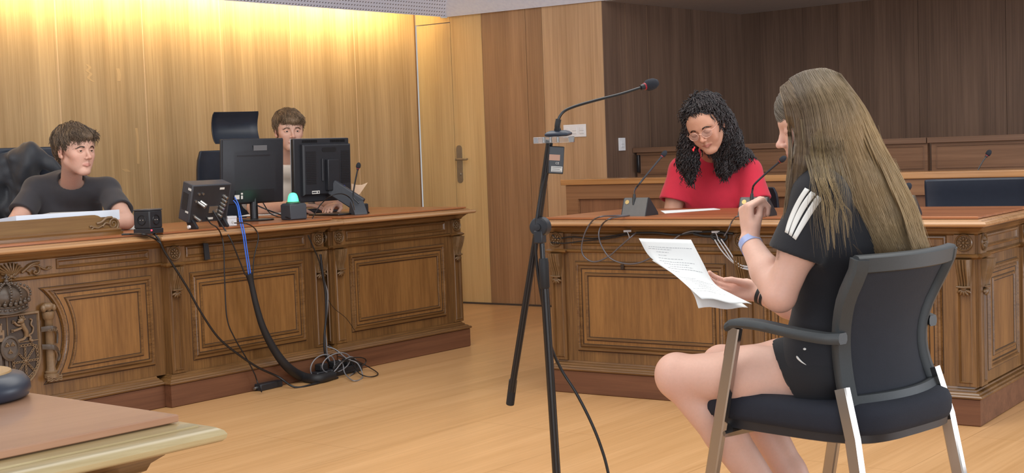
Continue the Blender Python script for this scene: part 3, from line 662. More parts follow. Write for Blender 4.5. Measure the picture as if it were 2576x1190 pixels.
def wedge_mic(label,base,az,pts,r=.0045,rc=.0125,group=None,scale=1.0):
    M=T((base.x,base.y,.8152),az); e=empty('gooseneck_microphone',label,'microphone',M=M,group=group)
    s=scale; w=.128*s
    prof=[(0,0),(.002,.006),(.030,.078),(.036,.082),(.042,.080),(.115,.012),(.118,0)]
    b=MB(); b.loft([[(x*1.0,y*s,z*s) for y,z in prof] for x in (0,.004)]); b.loft([[(x,y*s,z*s) for y,z in prof] for x in (w-.004,w)]); b.build('side_cheek',K_plas,parent=e,smooth=0)
    b=MB(); b.loft([[(x,y*s,z*s) for y,z in prof] for x in (.004,w-.004)]); b.build('base_body',M_wedge,parent=e,smooth=25)
    b=MB(); b.M=TR(.022*s,.0235*s,.062*s)@rotx(radians(-21)); b.lathe([(.001,0)],3) if 0 else b.loft([[(.010*cos(a),y,.010*sin(a)) for a in [2*pi*k/20 for k in range(20)]] for y in (-.002,.002)]); b.build('round_badge',M_gold,parent=e)
    b=MB(); b.tube([(.055*s,.020*s,.050*s),(.055*s,.030*s,.080*s),(.055*s,.032*s,.098*s)],.011*s,12,rs=[.004,.0085,.006]); b.build('neck_socket',K_met,parent=e)
    Mi=M.inverted(); L=[Vector((.055*s,.032*s,.09*s))]+[Mi@Vector(p) for p in pts]
    b=MB(); neck(b,L,r); b.build('gooseneck',K_met if r<.004 else mat('neck_grey',(70,70,74),.25,.6,noise=False),parent=e)
    capsule(e,L[-1],(L[-1]-L[-2]),rc,.034)
    return e
d1=6.60
b1=Pz(1562,544,.815)
wedge_mic('grey wedge microphone with a round badge on the desk left of the person in red',b1,125.2,[Pd(1597,478,6.52),Pd(1612,458,6.52),Pd(1640,424,6.54),Pd(1668,390,6.56)],group=None)
b2=Pz(1855,546,.815)
wedge_mic('wedge microphone on the desk half hidden by the raised hand',b2,125.2,[Pd(1893,478,6.10),Pd(1898,464,6.08),Pd(1925,438,6.05),Pd(1966,403,6.0)])
b3=Pz(2215,545,.815)
wedge_mic('microphone on the desk almost hidden behind the long fair hair',b3,125.2,[Pd(2250,520,5.7),Pd(2262,500,5.7),Pd(2281,474,5.7)],rc=.015)
# rear microphone on the counter
g=empty('gooseneck_microphone','far small microphone behind the counter at the right, above the black chair','microphone',loc=Pd(2455,436,7.35))
b=MB(); b.tube([(0,0,-.10),(0,0,-.06)],.03,16); b.build('base_body',K_plas,parent=g,bevel=.002)
p=[Vector((0,0,-.07)),Vector((0,0,-.01)),Pd(2470,410,7.35)-g.location,Pd(2485,388,7.35)-g.location]
b=MB(); neck(b,p,.0035); b.build('gooseneck',K_met,parent=g); capsule(g,p[-1],p[-1]-p[-2],.014,.034)
# microphone unit on the judges bench, behind the right monitor
bm=Pz(893,541,.815)
g=empty('gooseneck_microphone','black desk microphone on the judges bench right of the square monitor','microphone',loc=(bm.x,bm.y,.8152))
Mg=T((0,0),60)
b=MB(); b.M=Mg; b.loft([[(x,y,z) for y,z in [(0,0),(.004,.012),(.05,.072),(.06,.07),(.085,.0)]] for x in (0,.075)]); b.build('base_body',K_plas2,parent=g,smooth=20,bevel=.002)
q=lambda px,py,dd=7.75: Pd(px,py,dd)-g.location
bb=[Vector((.02,.03,.06)),q(889,495,bm.y+.04),q(892,465,bm.y+.04),q(897,440,bm.y+.04),q(901,420,bm.y+.04)]
b=MB(); neck(b,bb,.0042); b.build('gooseneck',K_met,parent=g); capsule(g,bb[-1],bb[-1]-bb[-2],.013,.032)
# ---- monitors
def monitor(label,foot,az,w,h,zb,tilt,style):
    M=T((foot.x,foot.y,.8152),az); e=empty('computer_monitor',label,'monitor',M=M)
    Mt=TR(0,0,zb)@rotx(radians(tilt))
    if style==1:
        b=MB(); b.M=Mt; b.box(-w/2,w/2,.006,.018,0,h); b.build('screen_bezel',K_plas,parent=e,bevel=.003)
        b=MB(); b.M=Mt; b.frame([(-w/2+.002,.002),(w/2-.002,.002),(w/2-.002,h-.002),(-w/2+.002,h-.002)],[(0,0),(.004,.010),(.05,.022),(.07,.024)],.008,True); b.build('rear_shell',K_plas,parent=e,smooth=30)
        b=MB(); b.M=Mt; b.box(-.115,.095,-.0175,-.0155,h*.735,h*.755); b.build('vent_slot',K_met,parent=e,smooth=0)
        b=MB(); b.M=Mt; b.box(-.012,.075,-.0172,-.0160,h*.82,h*.90); b.build('badge',mat('badge_grey',(98,98,100),.3,noise=False),parent=e,smooth=0)
        b=MB(); b.M=Mt; b.box(-.13,.12,-.0185,-.010,.012,.075); b.build('port_recess',K_met,parent=e,smooth=0)
        b=MB(); b.M=Mt
        for x0,x1,z0,z1 in ((-.135,-.105,.03,.052),(-.095,-.083,.03,.048),(-.095,-.083,.053,.062)): b.box(x0,x1,-.0195,-.0184,z0,z1)
        b.build('sticker',K_lab,parent=e,smooth=0)
        b=MB(); b.tube([(0,0,.008),(0,0,zb+.075)],.021,20); b.build('stand_column',K_met,parent=e)
        b=MB(); b.lathe([(.100,0),(.103,.004),(.100,.008),(.024,.013)],36); b.build('stand_foot',K_met,parent=e)
        b=MB(); b.M=Mt; b.box(-w/2+.01,w/2-.01,.0185,.0195,.01,h-.01); b.build('screen',mat('screen_dark',(20,24,30),.15,noise=False),parent=e,smooth=0)
    else:
        b=MB(); b.M=Mt; b.box(-w/2,w/2,.004,.030,0,h); b.build('screen_bezel',K_plas,parent=e,bevel=.005)
        b=MB(); b.M=Mt; b.box(-w/2+.0005,w/2-.0005,.0295,.034,0,h+.0008); b.build('front_frame',mat('front_frame_silver',(170,172,176),.35,.3,noise=False),parent=e,bevel=.002)
        b=MB(); b.M=Mt; b.frame([(-w/2+.045,.035),(w/2-.004,.035),(w/2-.004,h-.03),(-w/2+.045,h-.03)],[(0,0),(.002,.018),(.010,.026)],.005,True); b.build('rear_shell',K_plas,parent=e,smooth=30)
        for x0,x1 in ((-w/2+.065,-w/2+.135),(w/2-.085,w/2-.022)):
            b=MB(); b.M=Mt
            for k in range(19): b.box(x0,x1,-.0235,-.0205,.10+k*.0095,.1045+k*.0095)
            b.build('vent_ribs',K_met,parent=e,smooth=0)
        for x0 in (-w/2+.06,w/2-.14):
            b=MB(); b.M=Mt
            for k in range(22): b.box(x0+k*.005,x0+k*.005+.0025,.001,.006,h-.022,h-.008)
            b.build('top_vent',K_met,parent=e,smooth=0)
        b=MB(); b.M=Mt; b.loft([[(x0+(.0125*cos(a) if 1 else 0),y,h-.062+.0125*sin(a)) for a,x0 in [(pi/2+pi*k/8,-.01) for k in range(9)]+[(-pi/2+pi*k/8,.07) for k in range(9)]] for y in (-.0225,-.019)]); b.build('carry_handle',K_met,parent=e)
        b=MB(); b.M=Mt; b.box(.0,.085,-.045,-.019,.06,h-.115); b.build('hinge_cover',K_plas,parent=e,bevel=.004)
        b=MB(); b.M=Mt; b.tube([(-.022,-.024,.115),(-.022,-.024,h-.11)],.007,10); b.build('side_bar',K_plas,parent=e)
        b=MB(); b.M=Mt; b.box(-.10,-.045,-.0225,-.0205,.045,.062); b.build('sticker',K_lab,parent=e,smooth=0)
        b=MB(); b.M=Mt; b.box(-.098,-.068,-.0232,-.0222,.050,.057); b.box(-.060,-.050,-.0232,-.0222,.049,.058); b.build('sticker_print',K_ink,parent=e,smooth=0)
        b=MB(); b.M=Mt; b.box(.105,.135,-.034,-.018,.045,.085); b.build('video_plug',mat('plug_blue',(34,62,170),.35,noise=False),parent=e,bevel=.003)
        # slanting stand arm towards the desk edge, then the hinged foot
        a=Mt@Vector((.045,-.03,.075)); f=Vector((.115,-.165,.050)); dv=f-a; q=dv.to_track_quat('Z','X').to_matrix()
        b=MB(); b.cbox((a+f)/2,(.085,.034,dv.length+.02),Matrix([list(r) for r in q])); b.build('stand_arm',K_plas2,parent=e,bevel=.006)
        b=MB(); b.cbox((.118,-.172,.030),(.075,.045,.052)); b.build('stand_hinge',K_plas,parent=e,bevel=.008)
        b=MB(); b.box(-.07,.165,-.19,.05,0,.010); b.build('stand_foot',K_met,parent=e,bevel=.004)
        b=MB(); b.M=Mt; b.box(-w/2+.015,w/2-.015,.0345,.0355,.015,h-.015); b.build('screen',mat('screen_dark',(20,24,30),.15,noise=False),parent=e,smooth=0)
    return e
f1=Pz(640,555,.815); monitor('thin dark monitor on a round foot, beside the grey connector box',f1,42,.40,.338,.088,4,1)
f2=Pz(815,541,.815); monitor('square black monitor with vent ribs and a blue plug, right of the green lamp',f2,40,.405,.345,.075,2,2)
# keyboard and mouse behind the monitors
kb=Pz(800,538,.815)
e=empty('computer_keyboard','black keyboard under the hand of the person behind the monitors','keyboard',M=T((kb.x+.02,kb.y+.16,.8152),45))
b=MB(); b.box(-.16,.10,0,.13,0,.016); b.build('keyboard_case',K_plas,parent=e,bevel=.003)
for r in range(4):
    b=MB()
    for k in range(13): b.box(-.153+k*.0192,-.137+k*.0192,.012+r*.028,.034+r*.028,.016,.023)
    b.build('key_row',K_plas2,parent=e,smooth=0)
# ---- green beacon box
bc=Pz(752,553,.815)
e=empty('signal_lamp_box','dark grey box with a glowing green lamp on top, between the two monitors','lamp',M=T((bc.x,bc.y,.8152),48))
b=MB(); b.lay(R4(-.05,.05,0,.09),[(-.004,0),(0,.004),(0,.078),(-.006,.084),(-.012,.086)]); b.build('lamp_housing',K_plas2,parent=e,smooth=30,bevel=.003)
b=MB(); b.M=TR(-.004,.04,.086); b.lathe([(.036,0),(.036,.006),(.030,.008)],28); b.build('lamp_collar',mat('collar_green',(60,110,84),.4,noise=False),parent=e)
b=MB(); b.M=TR(-.004,.04,.092); b.lathe([(.029,0),(.028,.012),(.024,.030),(.018,.042),(.008,.047),(.001,.048)],28); b.build('green_dome',mat('glow_green',(110,255,190),.4,emit=(70,245,165),estr=1.1,noise=False),parent=e,smooth=60)
for k in range(4):
    b=MB(); b.box(.05,.0525,.012,.08,.012+k*.016,.018+k*.016); b.build('side_rib',K_plas,parent=e,smooth=0)
# ---- connector box with cables
dv=Pz(531,573,.815)
Mdv=T((dv.x,dv.y,.8152),40)
e=empty('connector_box','tilted dark grey electronics box with silver connectors and white tape marks','electronics',M=Mdv)
Mt=TR(-.02,0,.03)@rotx(radians(17))
b=MB(); b.M=Mt; b.box(-.115,.115,-.0,.075,0,.185); b.build('case',K_plas2,parent=e,bevel=.004)
b=MB(); b.M=Mt; b.box(-.105,.105,-.0015,.0,.008,.178); b.build('rear_plate',mat('plate_black',(38,38,42),.4,noise=(50,.1)),parent=e,smooth=0)
b=MB(); b.M=Mt
for x0,x1,z0,z1 in ((.045,.072,.158,.168),(-.005,.028,.012,.022)): b.box(x0,x1,-.0028,-.0014,z0,z1)
b.box(-.1165,-.1150,.006,.028,.155,.166); b.box(-.1165,-.1150,.006,.028,.045,.054)
b.build('white_tape',K_lab,parent=e,smooth=0)
b=MB(); b.M=Mt
for k in range(14): b.box(-.1162,-.1150,.020,.062,.055+k*.006,.058+k*.006)
b.build('vent_slots',K_met,parent=e,smooth=0)
for x,z in ((-.085,.035),(-.062,.020),(-.075,.142),(-.052,.142),(-.088,.108)):
    b=MB(); b.M=Mt; b.tube([(x,0,z),(x,-.008,z)],.006,10); b.build('round_socket',K_steel,parent=e,smooth=30)
b=MB(); b.M=Mt; b.box(-.005,.045,-.006,0,.045,.078); b.build('multi_pin_socket',K_steel,parent=e,smooth=30)
for k in range(6):
    z=.035+k*.018; x=.055+.004*k
    b=MB(); b.M=Mt; b.tube([(x,0,z),(x+.002,-.018,z-.003),(x+.004,-.026,z-.005)],.007,12); b.tube([(x,0,z),(x+.001,-.008,z-.001)],.009,12); b.build('bnc_connector',K_steel,parent=e,smooth=30)
for x,z,l in ((-.070,.100,.04),(-.080,.030,.035),(-.055,.104,.03)):
    b=MB(); b.M=Mt; b.tube([(x,0,z),(x+.012,-l,z-.012)],.008,12); b.build('round_plug',K_steel,parent=e,smooth=30)
b=MB()
for x in (-.115,.065):
    b.loft([[(x+dx,y,z) for y,z in [(.02,.0),(-.035,.0),(-.038,.008),(-.006,.045),(.03,.05),(.035,.03)]] for dx in (0,.014)])
b.build('foot_bracket',K_plas,parent=e,smooth=0)
b=MB(); b.M=Mt; b.box(-.13,.13,.03,.03,-.03,-.02) if 0 else b.tube([(-.125,-.02,-.012),(-.115,-.02,-.012)],.008,12); b.build('foot_knob',K_wht,parent=e)
# white junction box, paper with blue pen mark
jb=Pz(585,568,.815); e=empty('junction_box','small white junction box on the bench beside the connector box','box',M=T((jb.x,jb.y,.8152),40))
b=MB(); b.box(-.028,.028,0,.05,0,.035); b.build('box_body',K_wht,parent=e,bevel=.002); b=MB(); b.box(-.029,.029,-.001,.051,.035,.047); b.build('lid',K_wht,parent=e,bevel=.002)
b=MB(); b.tube([(0,-.001,.018),(0,-.004,.018)],.006,10); b.build('cable_gland',K_lab,parent=e)
def paperflat(label,pts,z,name='paper_sheet',group=None,m=None):
    P=[Pz(px,py,z) for px,py in pts]; b=MB(); b.lay([(p.x,p.y) for p in P],[(0,z),(0,z+.0016)]); o=b.build(name,m or M_pap,smooth=0); return tag(o,label,'paper',group)
paperflat('white paper lying on the bench behind the monitor foot',[(600,545),(700,540),(735,533),(640,536)],.8155)
# ---- socket tower
tw=Pz(358,589,.815); Mtw=T((tw.x,tw.y,.8152),114)
e=empty('socket_tower','small black cube of power sockets with a red light on the judges bench','socket',M=Mtw)
b=MB(); b.lay(R4(-.045,.045,-.0,.09),[(0,0),(.002,.002),(.002,.020),(-.001,.024)]); b.build('socket_base',K_plas,parent=e,bevel=.002)
b=MB(); b.lay(R4(-.045,.045,.0,.09),[(0,.024),(0,.104)]); b.build('socket_body',K_plas,parent=e,bevel=.005)
b=MB(); b.lay(R4(-.045,.045,.0,.09),[(0,.104),(.002,.106),(.001,.110),(-.006,.112)]); b.build('top_plate',K_plas2,parent=e,bevel=.003)
for Mx in (TR(0,0,.062),Matrix(((0,-1,0,.045),(1,0,0,.045),(0,0,1,.062),(0,0,0,1))),Matrix(((0,1,0,-.045),(-1,0,0,.045),(0,0,1,.062),(0,0,0,1)))):
    b=MB(); b.M=Mx; b.loft([[(r*cos(a),y,r*sin(a)) for a in [2*pi*k/24 for k in range(24)]] for r,y in ((.024,-.0005),(.023,-.003),(.020,-.003),(.019,.010),(.001,.010))],False,True); s=b.build('socket',K_met,parent=e,smooth=30)
    b=MB(); b.M=Mx
    for sx in (-.008,.008): b.ell((sx,-.001,0),(.0028,.002,.0028),None,8,6)
    b.build('socket_pin',K_steel,parent=s)
b=MB(); b.ell((.047,.006,.016),(.005,.004,.004)); b.build('red_light',mat('led_red',(255,60,70),.4,emit=(255,40,60),estr=4,noise=False),parent=e)
paperflat('white paper under and beside the black socket cube',[(298,580),(404,572),(398,568),(298,566)],.8155)
# ---- raised lectern board on the first section
def lA(px,py,y): p=MA1.inverted()@PA(px,py,y,MA1); return p.x,p.z
yb=.10
pl=[(px,py) for px,py in ((-120,569),(0,559),(120,550),(238,541),(247,543),(256,548),(272,548),(284,547),(295,553),(300,565),(296,574),(285,579),(240,587),(0,612),(-120,624))]
poly=[lA(px,py,yb) for px,py in pl]
e=empty('book_ledge','raised oak ledge with a carved scroll end standing on the left of the judges bench','ledge',M=MA1)
b=MB(); b.prism(poly,yb,yb+.028); b.build('ledge_board',wood('ledge_wood',(134,102,58),(104,74,38),'x',rough=.45,cross=45),parent=e,smooth=0)
x1=lA(303,590,yb)[0]; x0=poly[0][0]
b=MB(); b.lay([(x0,yb),(x1-.012,yb),(x1-.012,yb+.03),(x0,yb+.03)],[(.016,.8155),(.016,.829),(.010,.831),(.012,.838),(.006,.845),(-.002,.851)]); b.build('ledge_base',D_h,parent=e,smooth=30)
b=MB(); cx,cz=lA(286,563,yb-.004); spiral(b,cx,cz,.029,1.9,1,radians(-60),yb-.002,.0058)
b.tube(cr([(cx-.008,yb-.004,cz+.030),(cx-.04,yb-.006,cz+.028),(cx-.065,yb-.005,cz+.012),(cx-.09,yb-.002,cz+.006)],5),.006,8,rs=None)
b.tube(cr([(cx-.02,yb-.003,cz-.0),(cx-.045,yb-.005,cz+.006),(cx-.06,yb-.004,cz-.008)],5),.005,8); b.tube(cr([(cx-.06,yb-.003,cz-.004),(cx-.085,yb-.004,cz-.014),(cx-.105,yb-.004,cz-.010),(cx-.118,yb-.002,cz-.018)],5),.004,8)
b.tube(cr([(cx-.105,yb-.004,cz-.010),(cx-.120,yb-.004,cz-.004),(cx-.128,yb-.003,cz-.006)],5),.004,8)
b.build('carved_scroll',ARL,parent=e,smooth=50)
# sloping book rest behind the board
b=MB(); zt=poly[2][1]; b.loft([[(x,yb+.028,.816),(x,yb+.028,zt-.012),(x,yb+.30,.83),(x,yb+.30,.816)] for x in (poly[1][0]-.1,lA(290,560,yb)[0])]); b.build('book_rest',D_h,parent=e,smooth=0)
# papers on the rest
def sheetstack(label,pp,y0,y1,dz,th,m,name='paper_stack'):
    (xa,za),(xb,zb)=[lA(px,py,y0) for px,py in pp]
    b=MB(); b.loft([[(x,y0,z-th),(x,y0,z),(x,y1,z-dz),(x,y1,z-dz-th)] for x,z in ((xa,za),(xb,zb))]); o=b.build(name,m,world=MA1,smooth=0); return tag(o,label,'paper')
sheetstack('thick white folder lying on the ledge of the judges bench',((40,543),(300,527)),yb+.032,yb+.22,.02,.045,mat('folder_pale',(214,222,236),.6,noise=(8,.02)),'paper_folder')
sheetstack('thin grey sheet on top of the white folder',((126,535),(232,531)),yb+.05,yb+.22,.02,.004,mat('sheet_grey',(176,170,162),.6,noise=False),'paper_sheet')
# ---- office chairs
def pad(b,w,prof,th,n=10,crn=.25,bulge=0):
    """padded back: prof = list of (y,z) along the height, rounded corners and soft edges"""
    rings=[]; k=len(prof)
    for i,(y,z) in enumerate(prof):
        t=i/(k-1); hw=w/2*(1-crn*.25*max(0,abs(2*t-1)-.7)**2/.09) ; row=[]
        for j in range(2*n):
            a=2*pi*j/(2*n); cx=cos(a); sx=sin(a); e=.35
            row.append((hw*math.copysign(abs(cx)**e,cx),y+bulge*cx*cx+th/2*math.copysign(abs(sx)**e,sx)*(1-.25*(t<.001 or t>.999)),z))
        rings.append(row)
    f=rings[0]; c=[sum(p[q] for p in f)/len(f) for q in range(3)]
    b.loft(rings); return b
def swivel(e,zseat,w=.5,fw=.46):
    b=MB(); b.lay(offs(R4(-w/2,w/2,-fw,0),0),[(-.03,zseat-.09),(0,zseat-.07),(0,zseat-.02),(-.02,zseat)]); b.build('seat',K_lea,parent=e,bevel=.015,seg=3)
    b=MB(); b.tube([(0,-fw/2,.10),(0,-fw/2,zseat-.08)],.03,16); b.build('gas_column',K_met,parent=e)
    for k in range(5):
        a=2*pi*k/5+.3; x,y=cos(a)*.28,sin(a)*.28
        b=MB(); b.tube([(0,-fw/2,.10),(x,y-fw/2,.07)],.02,10,rs=[.028,.016]); l=b.build('base_spoke',K_plas,parent=e)
        b=MB(); b.M=TR(x,y-fw/2,.030); b.tube([(-.012,0,0),(.012,0,0)],.03,16); b.build('caster',K_plas,parent=l)
def chairback(label,c,az,w,z0,z1,th=.07,curve=.05,name='office_chair',m=None,piping=False,headrest=None,zseat=.47,swv=True,crn=.25,fw=.46):
    """c: floor position of the backrest, az: compass azimuth the chair faces"""
    M=Matrix.Translation((c[0],c[1],0))@rotz(radians(180-az)); e=empty(name,label,'chair',M=M)
    n=12; prof=[(.0+curve*(2*i/n-1)**2*-1,z0+(z1-z0)*i/n) for i in range(n+1)]
    b=MB(); pad(b,w,prof,th,crn=crn,bulge=-.05); b.build('backrest',m or K_lea,parent=e,bevel=.018,seg=3,smooth=50)
    if swv:
        swivel(e,zseat,fw=fw); b=MB(); b.tube(cr([(0,-.12,zseat-.06),(0,.05,zseat-.02),(0,.06,z0+.1),(0,.03,z0+.25)],5),.022,10); b.build('back_bracket',K_plas,parent=e)
    return e
def at2(px,py,d): p=Pd(px,py,d); return (p.x,p.y,p.z)
# chair of the first boy, partly behind him
p=at2(52,380,7.22); chairback('large black chair behind the boy in the dark T-shirt',p,142,.56,.56,Pd(60,371,7.22).z,th=.09,crn=.1,fw=.40)
# empty high chair with headrest
p=at2(588,400,8.45)
hc=chairback('empty black high-back chair with a curved headrest behind the thin monitor',p,152,.50,.52,Pd(560,378,8.45).z,th=.07)
b=MB(); zc=Pd(583,322,8.45).z; n=12
prof=[(-.055*(1-((i/n*2-1)**2))*-1-.075-.0,zc-.095+.19*i/n) for i in range(n+1)]
b.M=Matrix.Identity(4); pad(b,.285,[(-.02-.05*((i/n*2-1)**2),zc-.095+.19*i/n) for i in range(n+1)],.03,crn=.15,bulge=-.03); b.build('headrest',mat('headrest_leather',(36,42,54),.4,bump=(300,.1)),parent=hc,bevel=.006,smooth=50)
b=MB(); b.tube([(0,.01,zc-.25),(0,.01,zc-.02)],.014,10); b.build('headrest_post',K_plas,parent=hc)
p=at2(1862,480,7.50); chairback('black chair that the person in red sits on',p,205,.45,.50,Pd(1900,470,7.50).z,th=.06,fw=.42)
p=at2(2468,460,6.62); chairback('wide empty black leather chair with piping behind the right end of the desk',p,205,.50,.52,Pd(2450,448,6.62).z,th=.07,crn=.06)
# ---- items of the microphone stand
dS_=3.38
st=empty('microphone_stand','tall black boom stand beside the seated reader','stand',loc=(Pd(1395,1190,dS_).x,dS_,0))
def S_(px,py,d=dS_): return Pd(px,py,d)-st.location
topz=S_(1364,598); lowp=S_(1395,1190,dS_+.03); base=Vector((lowp.x+.012,lowp.y+.01,.03))
b=MB(); b.tube([S_(1369,700),base+Vector((0,0,.05))],.0105,14); b.build('lower_pole',K_met,parent=st)
b=MB(); b.tube([S_(1362,590),S_(1369,705)],.0065,12); b.build('upper_pole',K_met,parent=st)
b=MB(); b.tube([S_(1367,650),S_(1367.5,660),S_(1370,722),S_(1370.2,726)],.0125,14,rs=[.0105,.0125,.0125,.0105]); b.build('clutch_sleeve',K_rub,parent=st)
pc=S_(1357,571)
b=MB(); b.M=Matrix.Translation(pc)@rotz(radians(-25))@rotx(pi/2); b.lathe([(.018,-.022),(.024,-.018),(.024,.006),(.021,.010),(.009,.011),(.008,.014),(.001,.0145)],28); b.build('boom_clutch',K_plas,parent=st)
b=MB(); b.M=Matrix.Translation(pc)@rotz(radians(-25)); b.box(-.012,.012,-.012,.014,-.040,-.008); b.build('clutch_block',K_plas,parent=st,bevel=.003)
b=MB(); t0=S_(1383,352,dS_-.03); t1=S_(1287,985,dS_+.10); b.tube([t0,S_(1350,590,dS_+.02),t1],.0085,12); b.build('boom_arm',K_met,parent=st)
b=MB(); b.tube([S_(1291,955,dS_+.10),S_(1283,1018,dS_+.115)],.0105,14); b.build('counterweight_grip',K_rub,parent=st,bevel=.002)
for k in range(3):
    a=radians(80+120*k); b=MB(); b.tube([base+Vector((0,0,.16)),base+Vector((cos(a)*.10,sin(a)*.10,.07)),base+Vector((cos(a)*.30,sin(a)*.30,-.018))],.008,10); l=b.build('leg',K_met,parent=st)
    b=MB(); b.tube([base+Vector((cos(a)*.28,sin(a)*.28,-.014)),base+Vector((cos(a)*.32,sin(a)*.32,-.019))],.011,10); b.build('rubber_foot',K_rub,parent=l)
b=MB(); b.tube([base+Vector((0,0,.0)),base+Vector((0,0,.20))],.016,14); b.build('leg_collar',K_plas,parent=st)
# acrylic plate and the microphone unit on top
ac=mat('clear_acrylic',(244,246,248),.03,trans=.92,noise=False); ac.node_tree.nodes['Principled BSDF'].inputs['IOR'].default_value=1.45
P0=Pd(1392,352,dS_-.03); Mp=Matrix.Translation(P0)@rotz(radians(-14))@rotx(radians(2))
b=MB(); b.M=Matrix.Translation(P0-st.location)@rotz(radians(-14)); b.box(-.043,.043,-.028,.045,-.0075,.0075); b.build('acrylic_plate',ac,parent=st,bevel=.001)
b=MB(); b.M=Matrix.Translation(P0-st.location)@rotz(radians(-14))
for x in (-.018,-.002,.016): b.tube([(x,-.02,-.006),(x,-.02,.007)],.0035,10)
b.build('plate_screws',K_steel,parent=st)
mu=empty('conference_microphone','long gooseneck microphone with a red ring on the clear plate of the stand','microphone',M=Mp)
b=MB(); b.lay([(-.022+.006,-.022),(.040,-.022),(.040,.032),(-.022,.032)],[(-.008,.0077),(0,.010),(.001,.015),(-.004,.019),(-.012,.022)]); b.build('unit_top',mat('unit_bluegrey',(38,46,60),.35,noise=False),parent=mu,smooth=40,bevel=.002)
Mi=Mp.inverted(); pts=[Vector((.012,.0,.018))]+[Mi@Pd(px,py,d) for px,py,d in ((1402,318,dS_-.04),(1405,300,dS_-.04),(1418,281,dS_-.04),(1445,268,dS_-.03),(1500,252,dS_-.01),(1560,237,dS_+.02),(1617,219,dS_+.05))]
b=MB(); b.tube(cr([pts[0],pts[1],pts[2]],4),.0065,12,rs=[.0085]*3+[.0068]*6); b.build('neck_boot',K_rub,parent=mu)
b=MB(); neck(b,pts,.0035,12); b.build('gooseneck',K_met,parent=mu)
capsule(mu,pts[-1]+(pts[-1]-pts[-2]).normalized()*.016,pts[-1]-pts[-2],.0145,.040)
# hanging body of the unit with its labels
Mh=Matrix.Translation(Pd(1403,362,dS_-.035))@rotz(radians(8))@roty(radians(5)); Mh2=Mi@Mh
b=MB(); b.M=Mh2; b.box(-.021,.016,-.006,.018,-.072,-.006); b.build('unit_body',K_plas,parent=mu,bevel=.002)
b=MB(); b.M=Mh2; b.box(-.020,.006,-.0072,-.0058,-.040,-.026); b.build('copper_label',M_copper,parent=mu,smooth=0)
b=MB(); b.M=Mh2; b.box(-.014,.013,-.0072,-.0058,-.067,-.054); b.build('white_label',K_lab,parent=mu,smooth=0)
b=MB(); b.M=Mh2
for k in range(3): b.box(-.012,.011-.004*(k%2),-.0078,-.0070,-.0655+k*.0042,-.0645+k*.0042)
b.build('label_print',K_ink,parent=mu,smooth=0)
txt('mark_ce','CE',.0075,Mh2@TR(.0,-.0066,-.0465)@rotx(pi/2),mu,K_lab,.0004)
# ---- witness chair (frame: origin on the floor under the seat, local x to its right, y forward)
AZC=-42
MW=Matrix.Translation((.818,3.68,0))@rotz(radians(-AZC))
wc=empty('visitor_chair','black mesh-back armchair with chrome legs under the reader with long hair','chair',M=MW)
W_cush=mat('seat_fabric',(30,33,44),.9,bump=(600,.4)); W_frame=mat('chair_plastic',(58,62,64),.5,noise=(200,.06),bump=(800,.15)); W_mesh=mat('mesh_fabric',(34,37,46),.85,bump=(900,.5))
# seat cushion
def super(x0,x1,y0,y1,n=40,e=4):
    cx,cy=(x0+x1)/2,(y0+y1)/2; return [(cx+(x1-x0)/2*math.copysign(abs(cos(a))**(2/e),cos(a)),cy+(y1-y0)/2*math.copysign(abs(sin(a))**(2/e),sin(a))) for a in [2*pi*k/n for k in range(n)]]
sp=super(-.250,.240,-.300,.335,44,4)
rings=[]
for o,z in [(-.03,.398),(-.006,.404),(0,.420),(.0,.448),(-.008,.466),(-.03,.476),(-.10,.478)]:
    ring=[]
    for x,y in offs(sp,o):
        t=(y+.30)/.635; dz=-.10*max(0,t-.86)**1.5*6+.008*t
        ring.append((x,y,z+dz*.9))
    rings.append(ring)
b=MB(); b.loft(rings); b.build('seat_cushion',W_cush,parent=wc,smooth=60)
b=MB(); b.lay(offs(sp,-.012),[(-.02,.378),(0,.384),(.002,.408),(-.004,.414)]); b.build('seat_shell',K_plas,parent=wc,smooth=40)
# backrest: curved frame with a mesh panel
ZB0,ZB1=.452,.842
def bp(u,v):   # u -1..1 across, v 0..1 up
    w0=.204+.010*v-.022*sin(pi*min(1,v*1.35))
    z=ZB0+(ZB1-ZB0)*v; y=-.215+.045*sin(pi*min(1,v*1.1))-.040*v*v-.045*(1-u*u)
    return Vector((u*w0,y,z))
def rail(name,uv,wd,th,parent=wc,m=W_frame):
    rings=[]; P=[bp(u,v) for u,v in uv]
    for i,(u,v) in enumerate(uv):
        t=(P[min(i+1,len(P)-1)]-P[max(i-1,0)]).normalized(); du=(bp(u+.01,v)-bp(u-.01,v)).normalized(); dvv=(bp(u,v+.01)-bp(u,v-.01)).normalized(); nrm=du.cross(dvv).normalized(); sd=t.cross(nrm).normalized()
        w=wd[i] if hasattr(wd,'__len__') else wd
        rings.append([P[i]+sd*(w/2*c)+nrm*(th/2*s) for c,s in ((-1,-.6),(-.8,-1),(.8,-1),(1,-.6),(1,.6),(.8,1),(-.8,1),(-1,.6))])
    b=MB(); b.loft(rings); return b
fr=MB()
N=14
for part in ([(-1+2*i/N,.955) for i in range(N+1)],[(-1+2*i/N,.055) for i in range(N+1)]):
    q=rail('x',part,.044,.028); fr.add(q.v,q.f)
for s in (-1,1):
    q=rail('x',[(s*.96,i/N*.99+.0) for i in range(N+1)],.042,.034); fr.add(q.v,q.f)
fr.build('back_frame',W_frame,parent=wc,smooth=40)
b=MB(); b.loft([[bp(-.93+1.86*i/N,.03+.94*k/12)+Vector((0,.004,0)) for i in range(N+1)] for k in range(13)],False,False,closed=False); mo_=b.build('back_mesh',W_mesh,parent=wc,smooth=60); so=mo_.modifiers.new('thickness','SOLIDIFY'); so.thickness=.005
